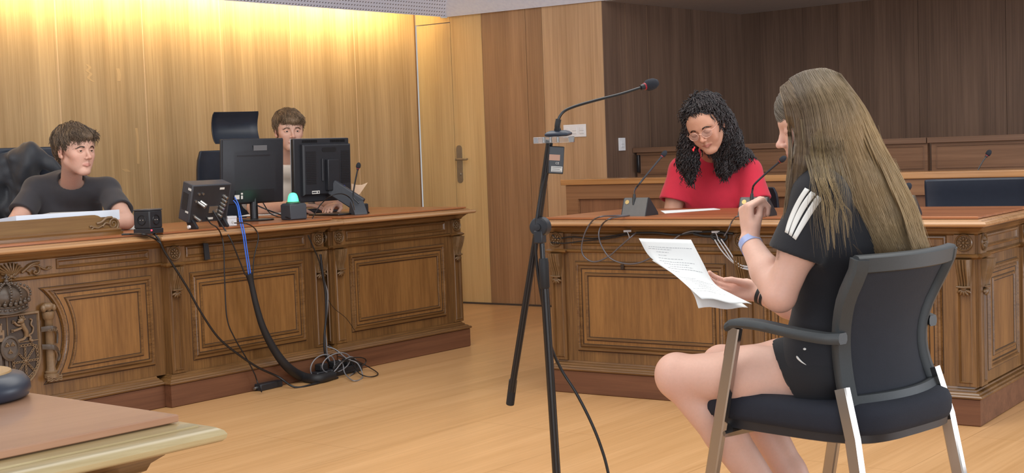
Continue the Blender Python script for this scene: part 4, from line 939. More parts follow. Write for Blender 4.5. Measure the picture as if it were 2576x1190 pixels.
# legs and arms
def rect_tube(b,pts,w,t):
    P=[Vector(p) for p in pts]; rings=[]
    for i,p in enumerate(P):
        d=(P[min(i+1,len(P)-1)]-P[max(i-1,0)]).normalized(); s=Vector((1,0,0)); s=(s-d*s.dot(d)).normalized(); f=d.cross(s)
        rings.append([p+s*w/2*a+f*t/2*c for a,c in ((-1,-.8),(-.7,-1),(.7,-1),(1,-.8),(1,.8),(.7,1),(-.7,1),(-1,.8))])
    return b.loft(rings)
for s in (-1,1):
    b=MB(); rect_tube(b,[(s*.266,.080,.655),(s*.271,.135,.40),(s*.279,.22,.0)],.020,.036); b.build('front_leg',K_chr,parent=wc,smooth=30)
    b=MB(); rect_tube(b,[(s*.205-.024,-.215,.52),(s*.215-.024,-.25,.40),(s*.235-.024,-.32,.0)],.022,.036); b.build('rear_leg',K_chr,parent=wc,smooth=30)
    b=MB(); rect_tube(b,[(s*.271,.135,.380),(s*.15,.13,.375),(s*.10,.12,.375)],.036,.022); b.build('seat_bracket',K_chr,parent=wc,smooth=30)
    pts=[(s*.266,.100,.656),(s*.266,.075,.667),(s*.264,.0,.666),(s*.254,-.10,.652),(s*.232,-.17,.642),(s*.205,-.205,.640)]
    P=cr(pts,5); rings=[]
    for i,p in enumerate(P):
        t=i/(len(P)-1); w=.046-.010*t; th=.022+.006*t
        rings.append([p+Vector((a*w/2,0,c*th/2)) for a,c in ((-1,-.4),(-.7,-1),(.7,-1),(1,-.4),(1,.4),(.75,1),(-.75,1),(-1,.4))])
    b=MB(); b.loft(rings); b.build('armrest',W_frame if s<0 else W_frame,parent=wc,smooth=40)
# ------------------------------------------------ smooth body modelling: blended volumes meshed into one surface
class SDF:
    def __init__(s, lo, hi, vox):
        s.lo=np.array(lo,dtype=np.float64); s.vox=vox; s.n=np.ceil((np.array(hi)-s.lo)/vox).astype(int)+1
        s.D=np.full(s.n, 0.06, dtype=np.float32)
        s.ax=[s.lo[i]+np.arange(s.n[i])*vox for i in range(3)]
    def _sub(s, lo, hi, pad):
        i0=np.maximum(0,np.floor((np.array(lo)-pad-s.lo)/s.vox).astype(int)); i1=np.minimum(s.n,np.ceil((np.array(hi)+pad-s.lo)/s.vox).astype(int)+1)
        if np.any(i1<=i0): return None
        sl=tuple(slice(a,b) for a,b in zip(i0,i1))
        X,Y,Z=np.meshgrid(*[s.ax[i][sl[i]] for i in range(3)],indexing='ij',sparse=True)
        return sl,X,Y,Z
    def _mix(s, sl, d, k, op):
        a=s.D[sl]
        if op=='u':
            if k>0:
                h=np.maximum(k-np.abs(a-d),0)/k; s.D[sl]=np.minimum(a,d)-h*h*k*.25
            else: s.D[sl]=np.minimum(a,d)
        else:
            d=-d
            if k>0:
                h=np.maximum(k-np.abs(a-d),0)/k; s.D[sl]=np.maximum(a,d)+h*h*k*.25
            else: s.D[sl]=np.maximum(a,d)
    def cap(s,a,b,ra,rb,k=.02,op='u',flat=None):
        a=np.array(a,float); b=np.array(b,float); R=max(ra,rb)
        g=s._sub(np.minimum(a,b)-R,np.maximum(a,b)+R,k+.012)
        if g is None: return s
        sl,X,Y,Z=g; v=b-a; L=v@v+1e-12
        t=np.clip(((X-a[0])*v[0]+(Y-a[1])*v[1]+(Z-a[2])*v[2])/L,0,1)
        dx,dy,dz=X-a[0]-t*v[0],Y-a[1]-t*v[1],Z-a[2]-t*v[2]
        q=dx*dx+dy*dy+dz*dz
        if flat is not None:   # flat=(axis, factor): squeeze along an axis
            n=np.array(flat[0],float); n/=np.linalg.norm(n); e=dx*n[0]+dy*n[1]+dz*n[2]; q=q+e*e*(flat[1]**2-1)
        d=np.sqrt(q)-(ra+(rb-ra)*t)
        s._mix(sl,d.astype(np.float32),k,op); return s
    def ell(s,c,r,k=.02,R=None,op='u'):
        c=np.array(c,float); r=np.array(r,float); m=r.max()
        g=s._sub(c-m,c+m,k+.012)
        if g is None: return s
        sl,X,Y,Z=g; X=X-c[0];Y=Y-c[1];Z=Z-c[2]
        if R is not None:
            R=np.array(R); x=R[0,0]*X+R[1,0]*Y+R[2,0]*Z; y=R[0,1]*X+R[1,1]*Y+R[2,1]*Z; z=R[0,2]*X+R[1,2]*Y+R[2,2]*Z
        else: x,y,z=X,Y,Z
        k0=np.sqrt((x/r[0])**2+(y/r[1])**2+(z/r[2])**2); k1=np.sqrt((x/r[0]**2)**2+(y/r[1]**2)**2+(z/r[2]**2)**2)+1e-9
        d=k0*(k0-1)/k1
        s._mix(sl,d.astype(np.float32),k,op); return s
    def cut(s,p,n,lo=None,hi=None,k=0):   # remove everything on the side n points to, inside the box lo-hi
        p=np.array(p,float); n=np.array(n,float); n/=np.linalg.norm(n)
        g=s._sub(s.lo if lo is None else lo, s.ax_hi() if hi is None else hi, 0)
        if g is None: return s
        sl,X,Y,Z=g; d=(X-p[0])*n[0]+(Y-p[1])*n[1]+(Z-p[2])*n[2]
        s.D[sl]=np.maximum(s.D[sl],d.astype(np.float32)); return s
    def like(s):
        o=SDF.__new__(SDF); o.lo=s.lo; o.vox=s.vox; o.n=s.n; o.ax=s.ax; o.D=np.full(s.n,.06,dtype=np.float32); return o
    def merge(s,o,k=.02):
        s._mix(tuple(slice(None) for _ in range(3)),o.D,k,'u'); return s
    def ax_hi(s): return s.lo+(s.n-1)*s.vox
    def chain(s,pts,rs,k=.02,**kw):
        for i in range(len(pts)-1): s.cap(pts[i],pts[i+1],rs[i],rs[i+1],k,**kw)
        return s
    def folds(s,amp,freq,seed=0,dirv=(0,0,1)):
        X,Y,Z=np.meshgrid(*s.ax,indexing='ij',sparse=True); rg=np.random.RandomState(seed); w=0
        for i in range(5):
            a=rg.normal(size=3); a-=np.array(dirv)*(a@np.array(dirv))*.45; a/=np.linalg.norm(a); f=freq*(.6+rg.rand()*1.2); ph=rg.rand()*6
            b=rg.normal(size=3)*freq*.35
            w=w+np.sin((X*a[0]+Y*a[1]+Z*a[2])*f+ph+1.3*np.sin(X*b[0]+Y*b[1]+Z*b[2]+ph))
        s.D+=(amp/5*w).astype(np.float32)*(np.abs(s.D)<.03); return s
    def surf(s, smooth=0):
        D=s.D; ins=D<0
        nx,ny,nz=D.shape
        # keep a closed border
        ins[0]=ins[-1]=False; ins[:,0]=ins[:,-1]=False; ins[:,:,0]=ins[:,:,-1]=False
        cnt=np.zeros((nx-1,ny-1,nz-1),np.int8)
        for i in (0,1):
            for j in (0,1):
                for k in (0,1): cnt+=ins[i:nx-1+i,j:ny-1+j,k:nz-1+k]
        act=np.argwhere((cnt>0)&(cnt<8)); idx=-np.ones((nx-1,ny-1,nz-1),np.int32); idx[tuple(act.T)]=np.arange(len(act))
        P=np.zeros((len(act),3)); C=np.zeros(len(act))
        corners=[(i,j,k) for i in (0,1) for j in (0,1) for k in (0,1)]
        val={c:D[act[:,0]+c[0],act[:,1]+c[1],act[:,2]+c[2]] for c in corners}; inn={c:ins[act[:,0]+c[0],act[:,1]+c[1],act[:,2]+c[2]] for c in corners}
        for c in corners:
            for axx in range(3):
                if c[axx]==0:
                    d=list(c); d[axx]=1; d=tuple(d); msk=inn[c]!=inn[d]; a,b=val[c],val[d]
                    den=np.where(np.abs(a-b)<1e-9,1e-9,a-b); t=np.clip(a/den,0.02,.98)
                    q=np.tile(np.array(c,float),(len(act),1)); q[:,axx]=t
                    P[msk]+=q[msk]; C[msk]+=1
        P=(P/np.maximum(C,1)[:,None]+act)*s.vox+s.lo
        F=[]
        for axx in range(3):
            o1,o2=[(1,2),(2,0),(0,1)][axx]
            sl0=[slice(1,None)]*3; sl0[axx]=slice(0,-1); sh=[slice(1,None)]*3
            A=ins[tuple(slice(0,-1) if i==axx else slice(1,-1) for i in range(3))]; B=ins[tuple(slice(1,None) if i==axx else slice(1,-1) for i in range(3))]
            e=np.argwhere(A!=B)
            if len(e)==0: continue
            base=e.copy(); base[:,o1]+=1; base[:,o2]+=1   # grid point index
            up=A[tuple(e.T)]
            def cell(d1,d2):
                q=base.copy(); q[:,o1]-=d1; q[:,o2]-=d2; return idx[q[:,0],q[:,1],q[:,2]]
            Q=np.stack([cell(1,1),cell(0,1),cell(0,0),cell(1,0)],1)
            Q[~up]=Q[~up][:,::-1]; F.append(Q)
        F=np.concatenate(F); F=F[(F>=0).all(1)]
        for _ in range(smooth):
            acc=np.zeros_like(P); n=np.zeros(len(P))
            for a in range(4):
                for b_ in (1,3):
                    np.add.at(acc,F[:,a],P[F[:,(a+b_)%4]]); np.add.at(n,F[:,a],1)
            P=P*.5+.5*acc/np.maximum(n,1)[:,None]
        return P,F
    def mesh(s, name, m, parent=None, col=None, smooth=0, extra=None):
        P,F=s.surf(smooth)
        if extra is not None:
            P2,F2=extra.surf(smooth); F=np.concatenate([F,F2+len(P)]); P=np.concatenate([P,P2])
        me=bpy.data.meshes.new(name); me.vertices.add(len(P)); me.vertices.foreach_set('co',P.astype(np.float32).ravel())
        me.loops.add(len(F)*4); me.loops.foreach_set('vertex_index',F.astype(np.int32).ravel())
        me.polygons.add(len(F)); me.polygons.foreach_set('loop_start',np.arange(0,len(F)*4,4,dtype=np.int32)); me.polygons.foreach_set('use_smooth',np.ones(len(F),bool))
        me.update(calc_edges=True); me.validate()
        if m: me.materials.append(m)
        if col is not None:
            at=me.color_attributes.new('Col','FLOAT_COLOR','POINT'); c=np.ones((len(me.vertices),4),np.float32); c[:,:3]=col(P)[:len(me.vertices)]; at.data.foreach_set('color',c.ravel())
        o=bpy.data.objects.new(name,me); COL.objects.link(o)
        if parent: o.parent=parent
        return o
class Fm:   # local frame -> world: x left/right of the head, y forward, z up
    def __init__(s,o,R,sc=1): s.o=np.array(o,float); s.R=np.array(R); s.s=sc
    def p(s,x,y,z): return s.o+s.R@(np.array([x,y,z])*s.s)
    def inv(s,P): return ((P-s.o)@s.R)/s.s
def headframe(c, az, pitch=0, roll=0, sc=1):
    """az: compass azimuth the face looks to, pitch>0 looks down"""
    R=Matrix.Rotation(-radians(az),3,'Z')@Matrix.Rotation(-radians(pitch),3,'X')@Matrix.Rotation(radians(roll),3,'Y')
    return Fm(c,R,sc)
def head(S,f,closed=False,smile=0,female=False,ears=True,w=None):
    e=lambda c,r,k=.02,R=None,op='u': S.ell(f.p(*c),np.array(r)*f.s,k,f.R if R is None else f.R@R,op)
    cp=lambda a,b,ra,rb,k=.02,op='u',flat=None: S.cap(f.p(*a),f.p(*b),ra*f.s,rb*f.s,k,op,flat)
    e((0,-.018,.040),(.074,.093,.078)); e((0,-.05,.0),(.062,.06,.06),.03)
    w=w or (.92 if female else .93)
    e((0,.028,-.022),(.0585*w,.060,.088),.03)
    for s in (-1,1):
        cp((s*.051*w,-.004,-.048),(s*.018,.060,-.100),.014,.013,.028)
        e((s*.040,.056,-.022),(.024,.024,.022),.022)
        cp((s*.044,.069,.024),(s*.012,.083,.020),.010,.009,.014)
        e((s*.058,.035,.02),(.014,.03,.04),.02)
        e((s*.031,.048,-.054),(.020,.026,.030),.025)
    e((0,.071,-.098),(.019,.015,.014),.022)
    e((0,.060,.05),(.05,.028,.035),.03)
    for s in (-1,1): e((s*.032,.094,.001),(.017,.016,.0105),.012,op='s')
    for s in (-1,1):
        e((s*.0315,.0745,.001),(.0155,.0125,.0125),.004)
        if closed: cp((s*.0455,.0785,-.005),(s*.019,.0815,-.006),.0014,.0014,.001,'s')
        else:
            e((s*.0315,.0895,-.0010),(.0118,.009,.0046),.002,op='s')
            cp((s*.046,.0800,.0030),(s*.0315,.0868,.0056),.0018,.0020,.002); cp((s*.0315,.0868,.0056),(s*.018,.0830,.0035),.0020,.0016,.002)
    # nose
    cp((0,.082,.016),(0,.103,-.026),.0062,.0082,.012); e((0,.106,-.031),(.0105,.0105,.0092),.008)
    for s in (-1,1): e((s*.0115,.0965,-.035),(.0072,.009,.0068),.005); e((s*.006,.103,-.0405),(.0035,.005,.003),.002,op='s')
    # mouth
    cp((0,.088,-.045),(0,.087,-.056),.006,.006,.01)
    up=.004*smile; wd=.025+.003*smile
    for s in (-1,1):
        cp((0,.0895,-.0605),(s*wd*.85,.0810,-.0635+up),.0040,.0020,.005)
        cp((0,.0872,-.0700),(s*wd*.75,.0808,-.0672+up),.0050,.0026,.006)
        cp((0,.0955,-.0652),(s*wd*.6,.0912,-.0655+up*.3),.0012,.0011,.0015,'s'); cp((s*wd*.6,.0912,-.0655+up*.3),(s*wd*1.05,.0800,-.0645+up*1.6),.0011,.0009,.0015,'s')
        if smile: e((s*.042,.062,-.044),(.015,.014,.017),.015)
    cp((0,.088,-.081),(0,.0895,-.081),.003,.003,.008,'s')
    if ears:
        for s in (-1,1):
            Re=np.array(Matrix.Rotation(radians(-22*s),3,'Z')@Matrix.Rotation(radians(-8),3,'X'))
            e((s*.077,-.014,-.002),(.0075,.020,.032),.006,Re); e((s*.084,-.008,.004),(.005,.011,.020),.004,Re,'s'); e((s*.076,-.004,-.027),(.007,.009,.010),.005,Re)
    return S
def attach_head(S,f,a,ra,rb,t=.5,**kw):
    a=np.array(a,float); b=f.p(0,-.025,-.06); S.cap(a,b,ra,rb,.03)
    lo=np.minimum(f.o-.165*f.s,a-.07); hi=np.maximum(f.o+.165*f.s,a+.05); H=SDF(tuple(lo),tuple(hi),.0022)
    head(H,f,**kw); H.cap(a,b,ra,rb,.025); n=(b-a)/np.linalg.norm(b-a); c=a+(b-a)*t
    H.cut(c-n*.004,-n); S.cut(c+n*.004,n,c-.085,c+.085+np.array([0,0,.05])); return H
def face_col(f, skin, lip, extra=None):
    sk=np.array(lin(skin)); lp=np.array(lin(lip))
    def fn(P):
        L=f.inv(P); c=np.tile(sk,(len(P),1))
        d=((L[:,0]/.0235)**2+((L[:,2]+.0655)/.0088)**2); inf=(L[:,1]>.074)&(L[:,1]<.12)
        a=np.clip(1.25-d,0,1)*inf; a=np.minimum(a*1.3,.65)[:,None]; c=c*(1-a)+lp*a
        # blush on cheeks, nose and ears
        for cx,cy,cz,r,k in ((.045,.06,-.03,.03,.35),(-.045,.06,-.03,.03,.35),(0,.108,-.03,.018,.35),(.08,-.01,0,.03,.4),(-.08,-.01,0,.03,.4)):
            q=np.exp(-((L[:,0]-cx)**2+(L[:,1]-cy)**2+(L[:,2]-cz)**2)/r**2)[:,None]*k; c=c*(1-q)+c*np.array([1.0,.72,.68])*q
        for s in (-1,1):
            q=(np.exp(-(((L[:,0]-s*.0315)/.017)**2+((L[:,2]-.001)/.009)**2)))[:,None]*.35*((L[:,1]>.06)[:,None]); c=c*(1-q)+c*np.array([.80,.66,.62])*q
        if extra: c=extra(P,c)
        return c
    return fn
def skinmat(name): 
    return mat(name,(200,150,120),.48,spec=.35,noise=(130,.03),vcol=True,sss=.12,bump=(400,.08))
SKIN=skinmat('skin')
M_eye=mat('eye_white',(205,198,192),.2,noise=False); M_iris=mat('iris_brown',(60,40,26),.15,noise=False); M_pup=mat('pupil_black',(8,7,7),.1,noise=False)
def eyes(f,parent,look=(0,0),iris=M_iris):
    for s in (-1,1):
        b=MB(); R=Matrix([list(r) for r in f.R]); b.M=Matrix.Translation(f.p(s*.0315,.0738,.001))@R.to_4x4(); b.ell((0,0,0),(.0118*f.s,)*3,None,20,14); e=b.build('eyeball',M_eye,parent=parent,smooth=180)
        d=R@(Euler((radians(look[1]),0,radians(-look[0]))).to_matrix()@Vector((0,1,0))); q=d.to_track_quat('Z','Y').to_matrix().to_4x4()
        for nm,mm,h,ri in (('iris',iris,.01062,.0058),('pupil',M_pup,.01150,.0027)):
            b=MB(); b.M=Matrix.Translation(f.p(s*.0315,.0738,.001))@q
            b.lathe([(ri*f.s,h*f.s),(ri*f.s*.55,(h+.0009)*f.s),(0.0001,(h+.0013)*f.s)],16,False); b.build(nm,mm,parent=e,smooth=180)
def hairs(name, strands, rs, m, parent, cols=None, n=4):
    """many fine tubes in one mesh; strands: list of point lists, rs: radius or list"""
    V=[];F=[];CL=[];o=0
    for si,pts in enumerate(strands):
        P=np.array(pts,float); k=len(P); t=np.gradient(P,axis=0); t/=np.linalg.norm(t,axis=1)[:,None]+1e-9
        up=np.array([.3,.2,.93]); a=np.cross(t,up); a/=np.linalg.norm(a,axis=1)[:,None]+1e-9; b=np.cross(t,a)
        r0=rs[si] if hasattr(rs,'__len__') else rs
        tt=np.linspace(0,1,k); r=r0*(1-.75*np.clip((tt-.6)/.4,0,1)**1.5)
        for q in range(n):
            an=2*pi*q/n; V.append(P+(a*cos(an)+b*sin(an))*r[:,None])
        for i in range(k-1):
            for q in range(n):
                q2=(q+1)%n; F.append((o+q*k+i,o+q2*k+i,o+q2*k+i+1,o+q*k+i+1))
        cc=np.array(cols[si] if cols is not None else (1,1,1),float)
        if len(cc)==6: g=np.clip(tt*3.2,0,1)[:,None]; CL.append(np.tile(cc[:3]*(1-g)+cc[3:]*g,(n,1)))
        else: CL.append(np.tile(cc,(k*n,1)))
        o+=k*n
    V=np.concatenate(V); me=bpy.data.meshes.new(name); me.from_pydata(V.tolist(),[],F); me.polygons.foreach_set('use_smooth',np.ones(len(F),bool))
    at=me.color_attributes.new('Col','FLOAT_COLOR','POINT'); c=np.ones((len(V),4),np.float32); c[:,:3]=np.concatenate(CL); at.data.foreach_set('color',c.ravel())
    me.materials.append(m); ob=bpy.data.objects.new(name,me); COL.objects.link(ob)
    if parent: ob.parent=parent
    return ob
def hairmat(name,rough=.38,spec=.5): return mat(name,(100,80,60),rough,spec=spec,noise=(25,.08),vcol=True)
def brows(f,parent,col,thick=1,lift=0):
    from mathutils.bvhtree import BVHTree
    me=parent.data; bv_=BVHTree.FromPolygons([v.co for v in me.vertices],[tuple(q.vertices) for q in me.polygons])
    st=[];rg=random.Random(3)
    for s in (-1,1):
        for k in range(110):
            t=k/109; x=.016+.032*t; z=.0185+.0060*sin(pi*min(1,t*1.1))-.004*t+lift+rg.uniform(-.0026,.0026)*thick*(1-.65*t)
            L=[]
            for dx,dz in ((0,0),(.004,.0018-.001*t*3),(.008,.0020-.004*t)):
                h=bv_.ray_cast(Vector(f.p(s*(x+dx),.16,z+dz)),Vector(f.R@np.array([0,-1.,0]))); h=h if h[0] is not None else bv_.find_nearest(Vector(f.p(s*(x+dx),.09,z+dz))); L.append(np.array(h[0])+np.array(h[1])*.0007)
            st.append(L)
    return hairs('eyebrows',st,.0008*thick,hairmat('brow_hair'),parent,[lin(col)]*len(st))
def hand(S,w,palm_dir,palm_n,thumb_side,L=.18,curl=(.5,.5,.5,.5),spread=.06,thumb=(.6,.5),k=.004,sk=1.0):
    """w wrist point, palm_dir towards the fingers, palm_n out of the palm, thumb_side +1/-1 for cross(dir,n)"""
    d=np.array(palm_dir,float); d/=np.linalg.norm(d); n=np.array(palm_n,float); n-=d*(n@d); n/=np.linalg.norm(n); sd=np.cross(d,n)*thumb_side
    pl=L*.50; w=np.array(w,float)
    for i,off in enumerate((.30,.10,-.10,-.30)):
        o=sd*off*L*.42
        S.cap(w+o*.55+d*.006,w+d*pl*(1.0-.04*abs(i-1))+o,.0125*sk,.0095*sk,.008,flat=(n,1.15))
    S.cap(w+sd*.012+n*.006,w+sd*.024+d*pl*.42+n*.008,.014*sk,.013*sk,.012)
    tips=[]
    for i,(off,fl) in enumerate(zip((.30,.10,-.10,-.30),(.94,1.0,.95,.78))):
        base=w+d*pl*(1.0-.04*abs(i-1))+sd*off*L*.42; c=curl[i]; dirn=d+sd*spread*(1.5-i); dirn/=np.linalg.norm(dirn); p=base; r=.0086*sk
        ang=0
        for j,seg in enumerate((.24,.155,.11)):
            ang+=c*(1.0,1.15,.75)[j]; dd=dirn*cos(ang)+n*sin(ang); q=p+dd*seg*L*fl; r2=r*.92
            S.cap(p,q,r,r2,k); p=q; r=r2
        tips.append(p)
    tb=w+sd*.020+d*pl*.20+n*.006; a1=thumb[0]; dd=d*cos(a1)+sd*sin(a1)*.9+n*.35; dd/=np.linalg.norm(dd); q=tb+dd*L*.24; S.cap(tb,q,.0125*sk,.0105*sk,.008)
    a2=a1-thumb[1]; d2=d*cos(a2)+sd*sin(a2)*.8+n*.45; d2/=np.linalg.norm(d2); q2=q+d2*L*.17; S.cap(q,q2,.0102*sk,.0092*sk,k); d3=d*cos(a2-.3)+sd*sin(a2-.3)*.7+n*.45; d3/=np.linalg.norm(d3); S.cap(q2,q2+d3*L*.12,.0092*sk,.0078*sk,k)
    return tips
# ------------------------------------------------ the reader in the foreground
V=lambda px,py,d: np.array(Pd(px,py,d))
def person(name,label): return empty(name,label,'person')
FAB_BLK=mat('shirt_black',(25,26,32),.85,sheen=.08,bump=(500,.3),noise=(30,.08)); FAB_SHORT=mat('shorts_black',(17,18,24),.8,sheen=.05,bump=(500,.2))
fw=np.array([-.80,.60,0]); lw=np.array([-.60,-.80,0])
W=person('person','seated reader with long fair hair and black T-shirt, on the chrome-legged chair')
hc=V(2050,313,3.58); hf=headframe(hc,-80,13,0,.94)
D=.12
pel=V(2095,930,3.60); Lh=V(2078,945,3.57); Rh=Lh-lw*.17
Lk=V(1708,948,3.73); Rk=V(1822,925,3.92)
La=V(2045,1400,3.68); Ra=V(2075,1330,3.78)
ch=V(2108,640,3.62); wa=V(2100,800,3.62); nb=V(2102,455,3.62)
Ls=V(2062,492,3.49); Rs=V(2125,478,3.77)
Le=V(1962,745,3.50); Lw=V(1884,606,3.66)
Re=V(2060,800,3.86); Rw=V(1908,738,3.97)
def torso_parts(S,g=0,sc=1):
    R=np.array(Matrix(((lw[0],fw[0],0),(lw[1],fw[1],0),(0,0,1))))
    S.ell(ch+np.array([0,0,.03]),np.array([.150,.105,.16])+g,.04,R); S.ell(wa,np.array([.125,.098,.15])+g,.05,R)
    S.ell(pel+np.array([0,0,.02]),np.array([.165,.125,.12])+g,.05,R)
    S.cap(Ls,Rs,.058+g,.058+g,.05); S.ell(ch+fw*.06+lw*.05+np.array([0,0,.03]),np.array([.07,.06,.07])+g,.03,R)
S=SDF((-.02+.15,3.2,.0),(1.35,4.25,1.42),.004)
torso_parts(S,-.006)
S.cap(nb,hc+np.array([.0,0,-.07]),.052,.048,.03)
S.chain([Ls,(Ls+Le)/2,Le],[.048,.046,.040],.03); S.chain([Le,Le*.55+Lw*.45,Lw],[.040,.040,.026],.012)
S.chain([Rs,(Rs+Re)/2,Re],[.046,.042,.038],.03); S.chain([Re,Re*.5+Rw*.5,Rw],[.038,.036,.026],.012)
for h,k,a in ((Lh,Lk,La),(Rh,Rk,Ra)):
    m=(h+k)/2+np.array([0,0,-.004]); S.chain([h,m,k],[.086,.076,.058],.04); S.ell(k+fw*.010+np.array([0,0,.008]),(.055,.055,.056),.02)
    sh=k*.68+a*.32; S.chain([k+np.array([0,0,-.01]),sh-fw*.012,k*.35+a*.65-fw*.004,a],[.050,.054,.042,.034],.02)
    ft=a+fw*.10+np.array([0,0,-.04]); S.cap(a,ft,.034,.030,.02)
# hands
hand(S,Lw,(-.05,.10,1),(.85,.35,.15),-1,L=.184,curl=(1.15,1.2,1.25,1.3),spread=.03,thumb=(.15,.5),k=.003)
hand(S,Rw,(-1,.02,.16),(-.10,-.86,.42),1,L=.178,curl=(.35,.40,.45,.55),spread=.05,thumb=(.02,.12),k=.003)
# head, finer features need the finer grid below
head(S,hf,closed=True,female=True)
fc=face_col(hf,(212,170,152),(188,130,118))
def wcol(P):
    c=fc(P)
    # warm knees, elbows and knuckles
    for q,r in ((Lk,.07),(Rk,.07),(Le,.05),(Rw+np.array([-.09,0,0]),.06)):
        a=np.exp(-((P-q)**2).sum(1)/r**2)[:,None]*.35; c=c*(1-a)+c*np.array([1,.80,.78])*a
    return c
wb=S.mesh('body',SKIN,W,wcol,smooth=1)
# T-shirt
S=SDF((.35,3.25,.44),(1.3,4.1,1.2),.005)
torso_parts(S,.008)
S.cap(nb,nb+(hc-nb)*.35,.062,.056,.04)
for a_,e_,ra,rb,t in ((Ls,Le,.064,.076,.60),(Rs,Re,.062,.072,.55)):
    Q=S.like(); d_=(e_-a_)/np.linalg.norm(e_-a_); Q.cap(a_,a_+(e_-a_)*(t+.2),ra,rb,0); Q.folds(.002,30,6); Q.cut(a_+(e_-a_)*t,d_)
    Q.cap(a_+(e_-a_)*(t-.02),a_+(e_-a_)*(t+.2),rb-.020,rb-.016,.004,'s'); S.merge(Q,.03)
S.folds(.0032,26,5)
S.cut(pel+np.array([0,0,-.03]),(.0,.0,-1)); S.cap(nb+np.array([0,0,.045]),hc,.060,.070,.004,'s'); S.cut(nb+np.array([0,0,.05]),(-.3,.1,1),nb-.1,nb+.12)
sh_=S.mesh('t_shirt',FAB_BLK,W,smooth=3)
# shorts
S=SDF((.45,3.25,.42),(1.25,4.1,.75),.005)
R_=np.array(Matrix(((lw[0],fw[0],0),(lw[1],fw[1],0),(0,0,1))))
S.ell(pel+np.array([0,0,.0]),np.array([.178,.135,.125]),.05,R_)
for h,k in ((Lh,Lk),(Rh,Rk)): S.cap(h,h*.70+k*.30,.104,.099,.03)
S.folds(.003,30,9)
for h,k in ((Lh,Lk),(Rh,Rk)):
    dk=(k-h)/np.linalg.norm(k-h); S.cut(h*.80+k*.20,dk+np.array([0,0,-.55]),h*.6+k*.4-.13,h*.6+k*.4+.13)
shs=S.mesh('shorts',FAB_SHORT,W,smooth=4)
# decals follow the cloth: small grids laid on the surface
from mathutils.bvhtree import BVHTree
def surf(objs):
    vs=[];fs=[]
    for o in objs:
        n=len(vs); vs+=[o.matrix_world@v.co for v in o.data.vertices]; fs+=[tuple(i+n for i in p.vertices) for p in o.data.polygons]
    return BVHTree.FromPolygons(vs,fs)
def decal(name,bvh,quadpx,m,parent,nu=4,nv=14,off=.0012,sub=None):
    """quadpx: list of rows, each row a list of pixels; laid onto the cloth that those rays meet"""
    rings=[]
    for row in quadpx:
        r_=[]
        for px,py in row:
            d=ray(px,py).normalized(); h=bvh.ray_cast(CAMP,d)
            if h[0] is None: return None
            r_.append(h[0]-d*off)
        rings.append(r_)
    b=MB(); b.loft(rings,False,False,closed=False); o=b.build(name,m,parent=parent,smooth=60)
    so=o.modifiers.new('thickness','SOLIDIFY'); so.thickness=.0006; so.offset=1; return o
bv=surf([sh_])
M_stripe=mat('stripe_white',(222,222,218),.7,noise=False)
def lerp2(a,b,t): return (a[0]+(b[0]-a[0])*t,a[1]+(b[1]-a[1])*t)
for (a0,m0,e0),(a1,m1,e1) in (
    (((2025,472),(1993,527),(1974,584)),((2037,478),(2008,523),(1982,588))),
    (((2040,481),(2006,531),(1984,590)),((2054,488),(2023,531),(1991,595))),
    (((2056,491),(2026,536),(1993,597)),((2070,499),(2042,540),(2002,604)))):
    rows=[]
    for k in range(15):
        t=k/14; q=lambda a,m,e:(a[0]*(1-t)**2+2*(2*m[0]-.5*a[0]-.5*e[0])*t*(1-t)+e[0]*t*t, a[1]*(1-t)**2+2*(2*m[1]-.5*a[1]-.5*e[1])*t*(1-t)+e[1]*t*t)
        l=q(a0,m0,e0); r=q(a1,m1,e1); rows.append([lerp2(l,r,i/3) for i in range(4)])
    decal('sleeve_stripe',bv,rows,M_stripe,W)
bs=surf([shs,sh_])
rows=[]
for k in range(11):
    t=k/10; x=2003+25*t-1.5*sin(pi*t); y=896+22*t+1.2*sin(pi*t); w=3.0*(1-t)**.8*min(1,t*5+.4)+.3; rows.append([(x-w*.4,y+w),(x+w*.5,y-w*.8)])
decal('shorts_mark',bs,rows,M_stripe,W)
rows=[[(2024+4*cos(a)*r,878+3*sin(a)*r) for a in [2*pi*k/10 for k in range(11)]] for r in (.05,1)]
decal('drawcord_tip',bs,rows,M_stripe,W)
# wrist things
def band(name,c,axis,r,h,m,parent,flat=1.0,n=28):
    q=Vector(axis).to_track_quat('Z','Y').to_matrix().to_4x4(); b=MB(); b.M=Matrix.Translation(Vector(c))@q@Matrix.Diagonal((1,flat,1,1)); b.lathe([(r,-h/2),(r+.002,-h/2),(r+.002,h/2),(r,h/2)],n,False); return b.build(name,m,parent=parent)
ax=Lw-Le; ax/=np.linalg.norm(ax)
wt=empty('wristwatch','pale blue wristband on the raised left wrist of the reader','watch',loc=Vector(Lw-ax*.012))
band('strap',(0,0,0),ax,.0285,.020,mat('band_blue',(150,164,206),.3,noise=False),wt)
b=MB(); q=Vector(ax).to_track_quat('Z','Y').to_matrix().to_4x4(); b.M=q@TR(0,-.031,0) ; b.box(-.015,.015,-.003,.002,-.013,.013); b.build('watch_face',mat('watch_blue',(110,120,200),.15,noise=False),parent=wt,bevel=.002)
ax=Rw-Re; ax/=np.linalg.norm(ax)
bd=empty('bracelet','dark bracelet on the right wrist holding the sheets','bracelet',loc=Vector(Rw-ax*.008)); band('cord',(0,0,0),ax,.0275,.010,K_rub,bd); band('cord',-Vector(ax)*.014,ax,.0285,.008,K_rub,bd)
